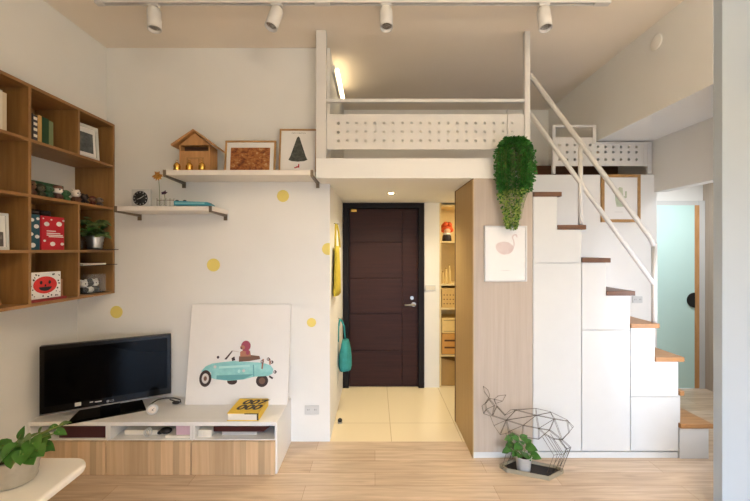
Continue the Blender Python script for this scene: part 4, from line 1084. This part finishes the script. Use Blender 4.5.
# niche shelf unit
nx0, nx1, ny0, ny1 = XN+.002, 1.69, YD+.005, 4.615
t = thing('shelf_unit', 'tall open shelf unit beyond the closet by the entrance', 'shelf', ((nx0+nx1)/2, (ny0+ny1)/2, 0))
PN = mat('cream laminate', (226, 204, 152), .5)
obj('side_panel', B(nx0, nx0+.02, ny0, ny1, 0, 2.108), PN, t, .001); obj('side_panel', B(nx1-.02, nx1, ny0, ny1, 0, 2.108), PN, t, .001)
obj('back_panel', B(nx0+.02, nx1-.02, ny1-.012, ny1, 0, 2.108), PN, t)
shz = [wz(y_, YD) for y_ in (204.5, 241, 284, 308, 355)]
for z in shz: obj('shelf', B(nx0+.02, nx1-.02, ny0, ny1-.012, z-.02, z), PN, t, .001)
xa = nx0+.03
c = Vector((xa+.068, YD+.08, shz[1]))
t = thing('toy_figure', 'orange haired toy figure in dark clothes on the entrance shelf', 'figurine', c)
obj('body', MB().lathe([(.05, 0), (.055, .01), (.05, .06), (.03, .085), (0, .09)], c, 16), flat(38, 30, 34), t)
obj('collar', MB().lathe([(.045, .072), (.05, .085), (.03, .1)], c, 16), PRINTW, t)
obj('head', MB().ball(c + Vector((0, 0, .135)), .05), flat(226, 184, 150), t)
obj('hair', MB().ball(c + Vector((0, .012, .155)), (.068, .062, .07)).ball(c + Vector((-.05, 0, .13)), .028).ball(c + Vector((.05, 0, .13)), .028).ball(c + Vector((-.02, -.03, .195)), .03).ball(c + Vector((.025, -.03, .19)), .03), flat(214, 84, 30), t)
for k, (dx, h, lab) in enumerate(((.02, .13, 'slim cream bottle, left of three on the entrance shelf'), (.058, .17, 'slim cream bottle, middle of three on the entrance shelf'), (.098, .21, 'slim cream bottle, right of three on the entrance shelf'))):
    c = Vector((xa+dx, YD+.07, shz[2]))
    t = thing('bottle', lab, 'bottle', c, 0, 'bottles on the entrance shelf')
    obj('body', MB().lathe([(.016, 0), (.017, .005), (.017, h*.7), (.008, h*.82), (.008, h)], c, 16), flat(216, 190, 130), t)
    obj('cap', MB().lathe([(.01, h), (.01, h+.012), (0, h+.013)], c, 12), flat(170, 140, 90), t)
def bin_(label, z, h, rgb, slots, w=.2):
    t = thing('storage_box', label, 'box', (xa+w/2, YD+.16, z))
    obj('body', B(xa, xa+w, YD+.02, YD+.3, z, z+h), flat(*rgb), t, .004)
    m = MB()
    for (x_, z_, w_, h_) in slots: m.box(xa+x_, xa+x_+w_, YD+.0185, YD+.02, z+z_, z+z_+h_)
    obj('slots', m, flat(88, 54, 26), t)
bin_('slatted tan box under the bottles on the entrance shelf', shz[3], .225, (206, 172, 108), [(.02+.035*(k % 4), .04+.05*(k//4), .012, .012) for k in range(12)])
bin_('cream fabric bin on the entrance shelf below the slatted box', shz[4]+.245, .17, (226, 198, 134), [(.02, .02, .16, .004), (.02, .145, .16, .004)])
bin_('wooden crate with dark slots on the lower entrance shelf', shz[4], .24, (204, 152, 80), [(.03, .15, .15, .02), (.03, .07, .15, .02), (.0, .0, .2, .006)])
tag(obj('shaded_wall_block', MB().prism([(xa, YD+.05, .002), (xa+.25, YD+.05, .002), (xa+.25, YD+.05, .26), (xa, YD+.05, .32)], (0, .28, 0)), flat(178, 146, 92), None, .003), 'tan block toned like the shaded back wall under the entrance shelf', 'box')  # stands for the back wall in shade, the shade put into the tan

# ================================================================== FOREGROUND TABLE AND PLANT
TZ = .60
t = thing('coffee_table', 'white table with rounded corners at the lower left', 'table', (-1.82, 1.2, 0))
out = []
X0, X1, Y0, Y1 = -2.38, -1.31, .55, 1.735
for (cx_, cy_, a0, r) in ((X1-.09, Y1-.09, 0, .09), (X0+.09, Y1-.09, PI/2, .09), (X0+.09, Y0+.09, PI, .09), (X1+.03-.09, Y0+.09, 1.5*PI, .09)):
    for k in range(9): a_ = a0 + PI/2*k/8; out.append((cx_+r*math.cos(a_), cy_+r*math.sin(a_), TZ-.035))
obj('tabletop', MB().prism(out, (0, 0, .035)), SATIN, t, .012)
for x in (-2.25, -1.5):
    for y in (.7, 1.58): obj('leg', MB().bar((x, y, .0), (x, y, TZ-.035), .018, 14, r2=.025), LEG, t)
c = Vector((-1.512, 1.55, TZ+.0005))
t = potted('potted_plant', 'trailing green plant in ribbed metal pot on the white table', c, .072, .088, .115, GALV)
rn = random.Random(33); m = MB()
def zt5(x, y, Y): return W(x/4.51, 390 + y/4.51, Y)
base = c + Vector((0, 0, .105))
for x, y, dy, L, w in ((285, 152, .0, .075, .022), (225, 180, .02, .06, .035), (270, 188, -.02, .06, .028), (195, 215, .0, .07, .045), (95, 200, .03, .06, .026), (110, 230, -.03, .08, .055), (150, 240, -.05, .085, .06), (170, 275, -.08, .08, .055), (200, 262, .02, .07, .04), (60, 270, -.06, .09, .065), (105, 290, -.1, .085, .06), (10, 250, .0, .08, .06), (20, 300, -.09, .09, .06), (140, 310, -.1, .06, .045), (220, 250, .03, .06, .03), (-30, 270, 0, .09, .06), (160, 200, .06, .07, .04), (60, 310, -.11, .07, .05), (185, 240, -.04, .07, .045), (-10, 320, -.1, .08, .06), (130, 260, .05, .08, .05), (80, 245, .06, .08, .05), (245, 165, .01, .05, .02), (180, 190, .03, .05, .03)):
    p = zt5(x, y, 1.55+dy); dd = (p-base).normalized()*.6 + Vector((rn.uniform(-.3, .5), -.25, rn.uniform(-.5, .25)))
    m.tube([base, base*.5 + p*.5 + Vector((0, 0, .02)), p], .0022, 5, 1)
    m.bigleaf(p - dd.normalized()*L*.4, dd, (rn.uniform(-.4, .4), -.6, .8), L, w*1.15, 0, .15, .14)
obj('foliage', m, [GREEN, STEM], t)

# ================================================================== LIGHT
def area(name, loc, rot, sx_, sy_, e, rgb):
    l = bpy.data.lights.new(name, 'AREA'); l.shape = 'RECTANGLE'; l.size = sx_; l.size_y = sy_; l.energy = e; l.color = [lin(c) for c in rgb]
    o = bpy.data.objects.new(name, l); o.location = loc; o.rotation_euler = rot; COL.objects.link(o); return o
area('sky daylight', (.8, -5.2, 3.2), (PI/2-.25, 0, 0), 5.0, 4.2, 1200, (170, 209, 255))
area('ceiling fill', (.9, -1.0, 2.5), (PI, 0, 0), .9, .9, 112, (255, 238, 214))  # added warm fill, unseen, brightens ceiling and upper walls
area('stair fill', (2.3, 2.275, 1.0), (PI/2, 0, 0), .2, 1.1, 5.2, (244, 244, 255))  # added fill hidden behind the partition, brightens soffit and landing
area('side room fill', (3.2, 3.3, 2.40), (0, 0, 0),   .5, .5, 14, (246, 248, 255))  # unseen fill added to brighten the room behind the opening
sp_ = bpy.data.lights.new('downlight beam', 'SPOT'); sp_.energy = 40; sp_.spot_size = 2.5; sp_.spot_blend = .8; sp_.shadow_soft_size = .03; sp_.color = [lin(c) for c in (255, 238, 200)]
o = bpy.data.objects.new('downlight beam', sp_); o.location = (dlx, dly, 2.098); COL.objects.link(o)
area('entry niche fill', (1.3, 3.9, 2.10), (0, 0, 0),   .2, .2, 6, (255, 232, 188))  # unseen fill added over the entrance shelves
pl_ = bpy.data.lights.new('assumed warm fill', 'POINT'); pl_.energy = 2; pl_.shadow_soft_size = .08; pl_.color = [lin(c) for c in (255, 196, 120)]  # bare warm light added for an assumed, unseen lamp at the left
o = bpy.data.objects.new('assumed warm fill', pl_); o.location = (-2.1, 1.35, .95); COL.objects.link(o)
w = bpy.data.worlds.new('sky'); S.world = w; w.use_nodes = True
w.node_tree.nodes['Background'].inputs['Color'].default_value = (.95, .97, 1, 1); w.node_tree.nodes['Background'].inputs['Strength'].default_value = 1.5

# ================================================================== CAMERA
cd = bpy.data.cameras.new('camera'); cd.sensor_width = 36; cd.lens = F/750*36; cd.clip_start = .05; cd.shift_y = -.5/750
co = bpy.data.objects.new('camera', cd); co.location = (0, 0, CZ); co.rotation_euler = (PI/2, 0, 0); COL.objects.link(co)
S.camera = co
S.view_settings.view_transform = 'Standard'; S.view_settings.look = 'None'
S.view_settings.exposure = 0.58; S.view_settings.gamma = 1.0; S.view_settings.use_curve_mapping = False
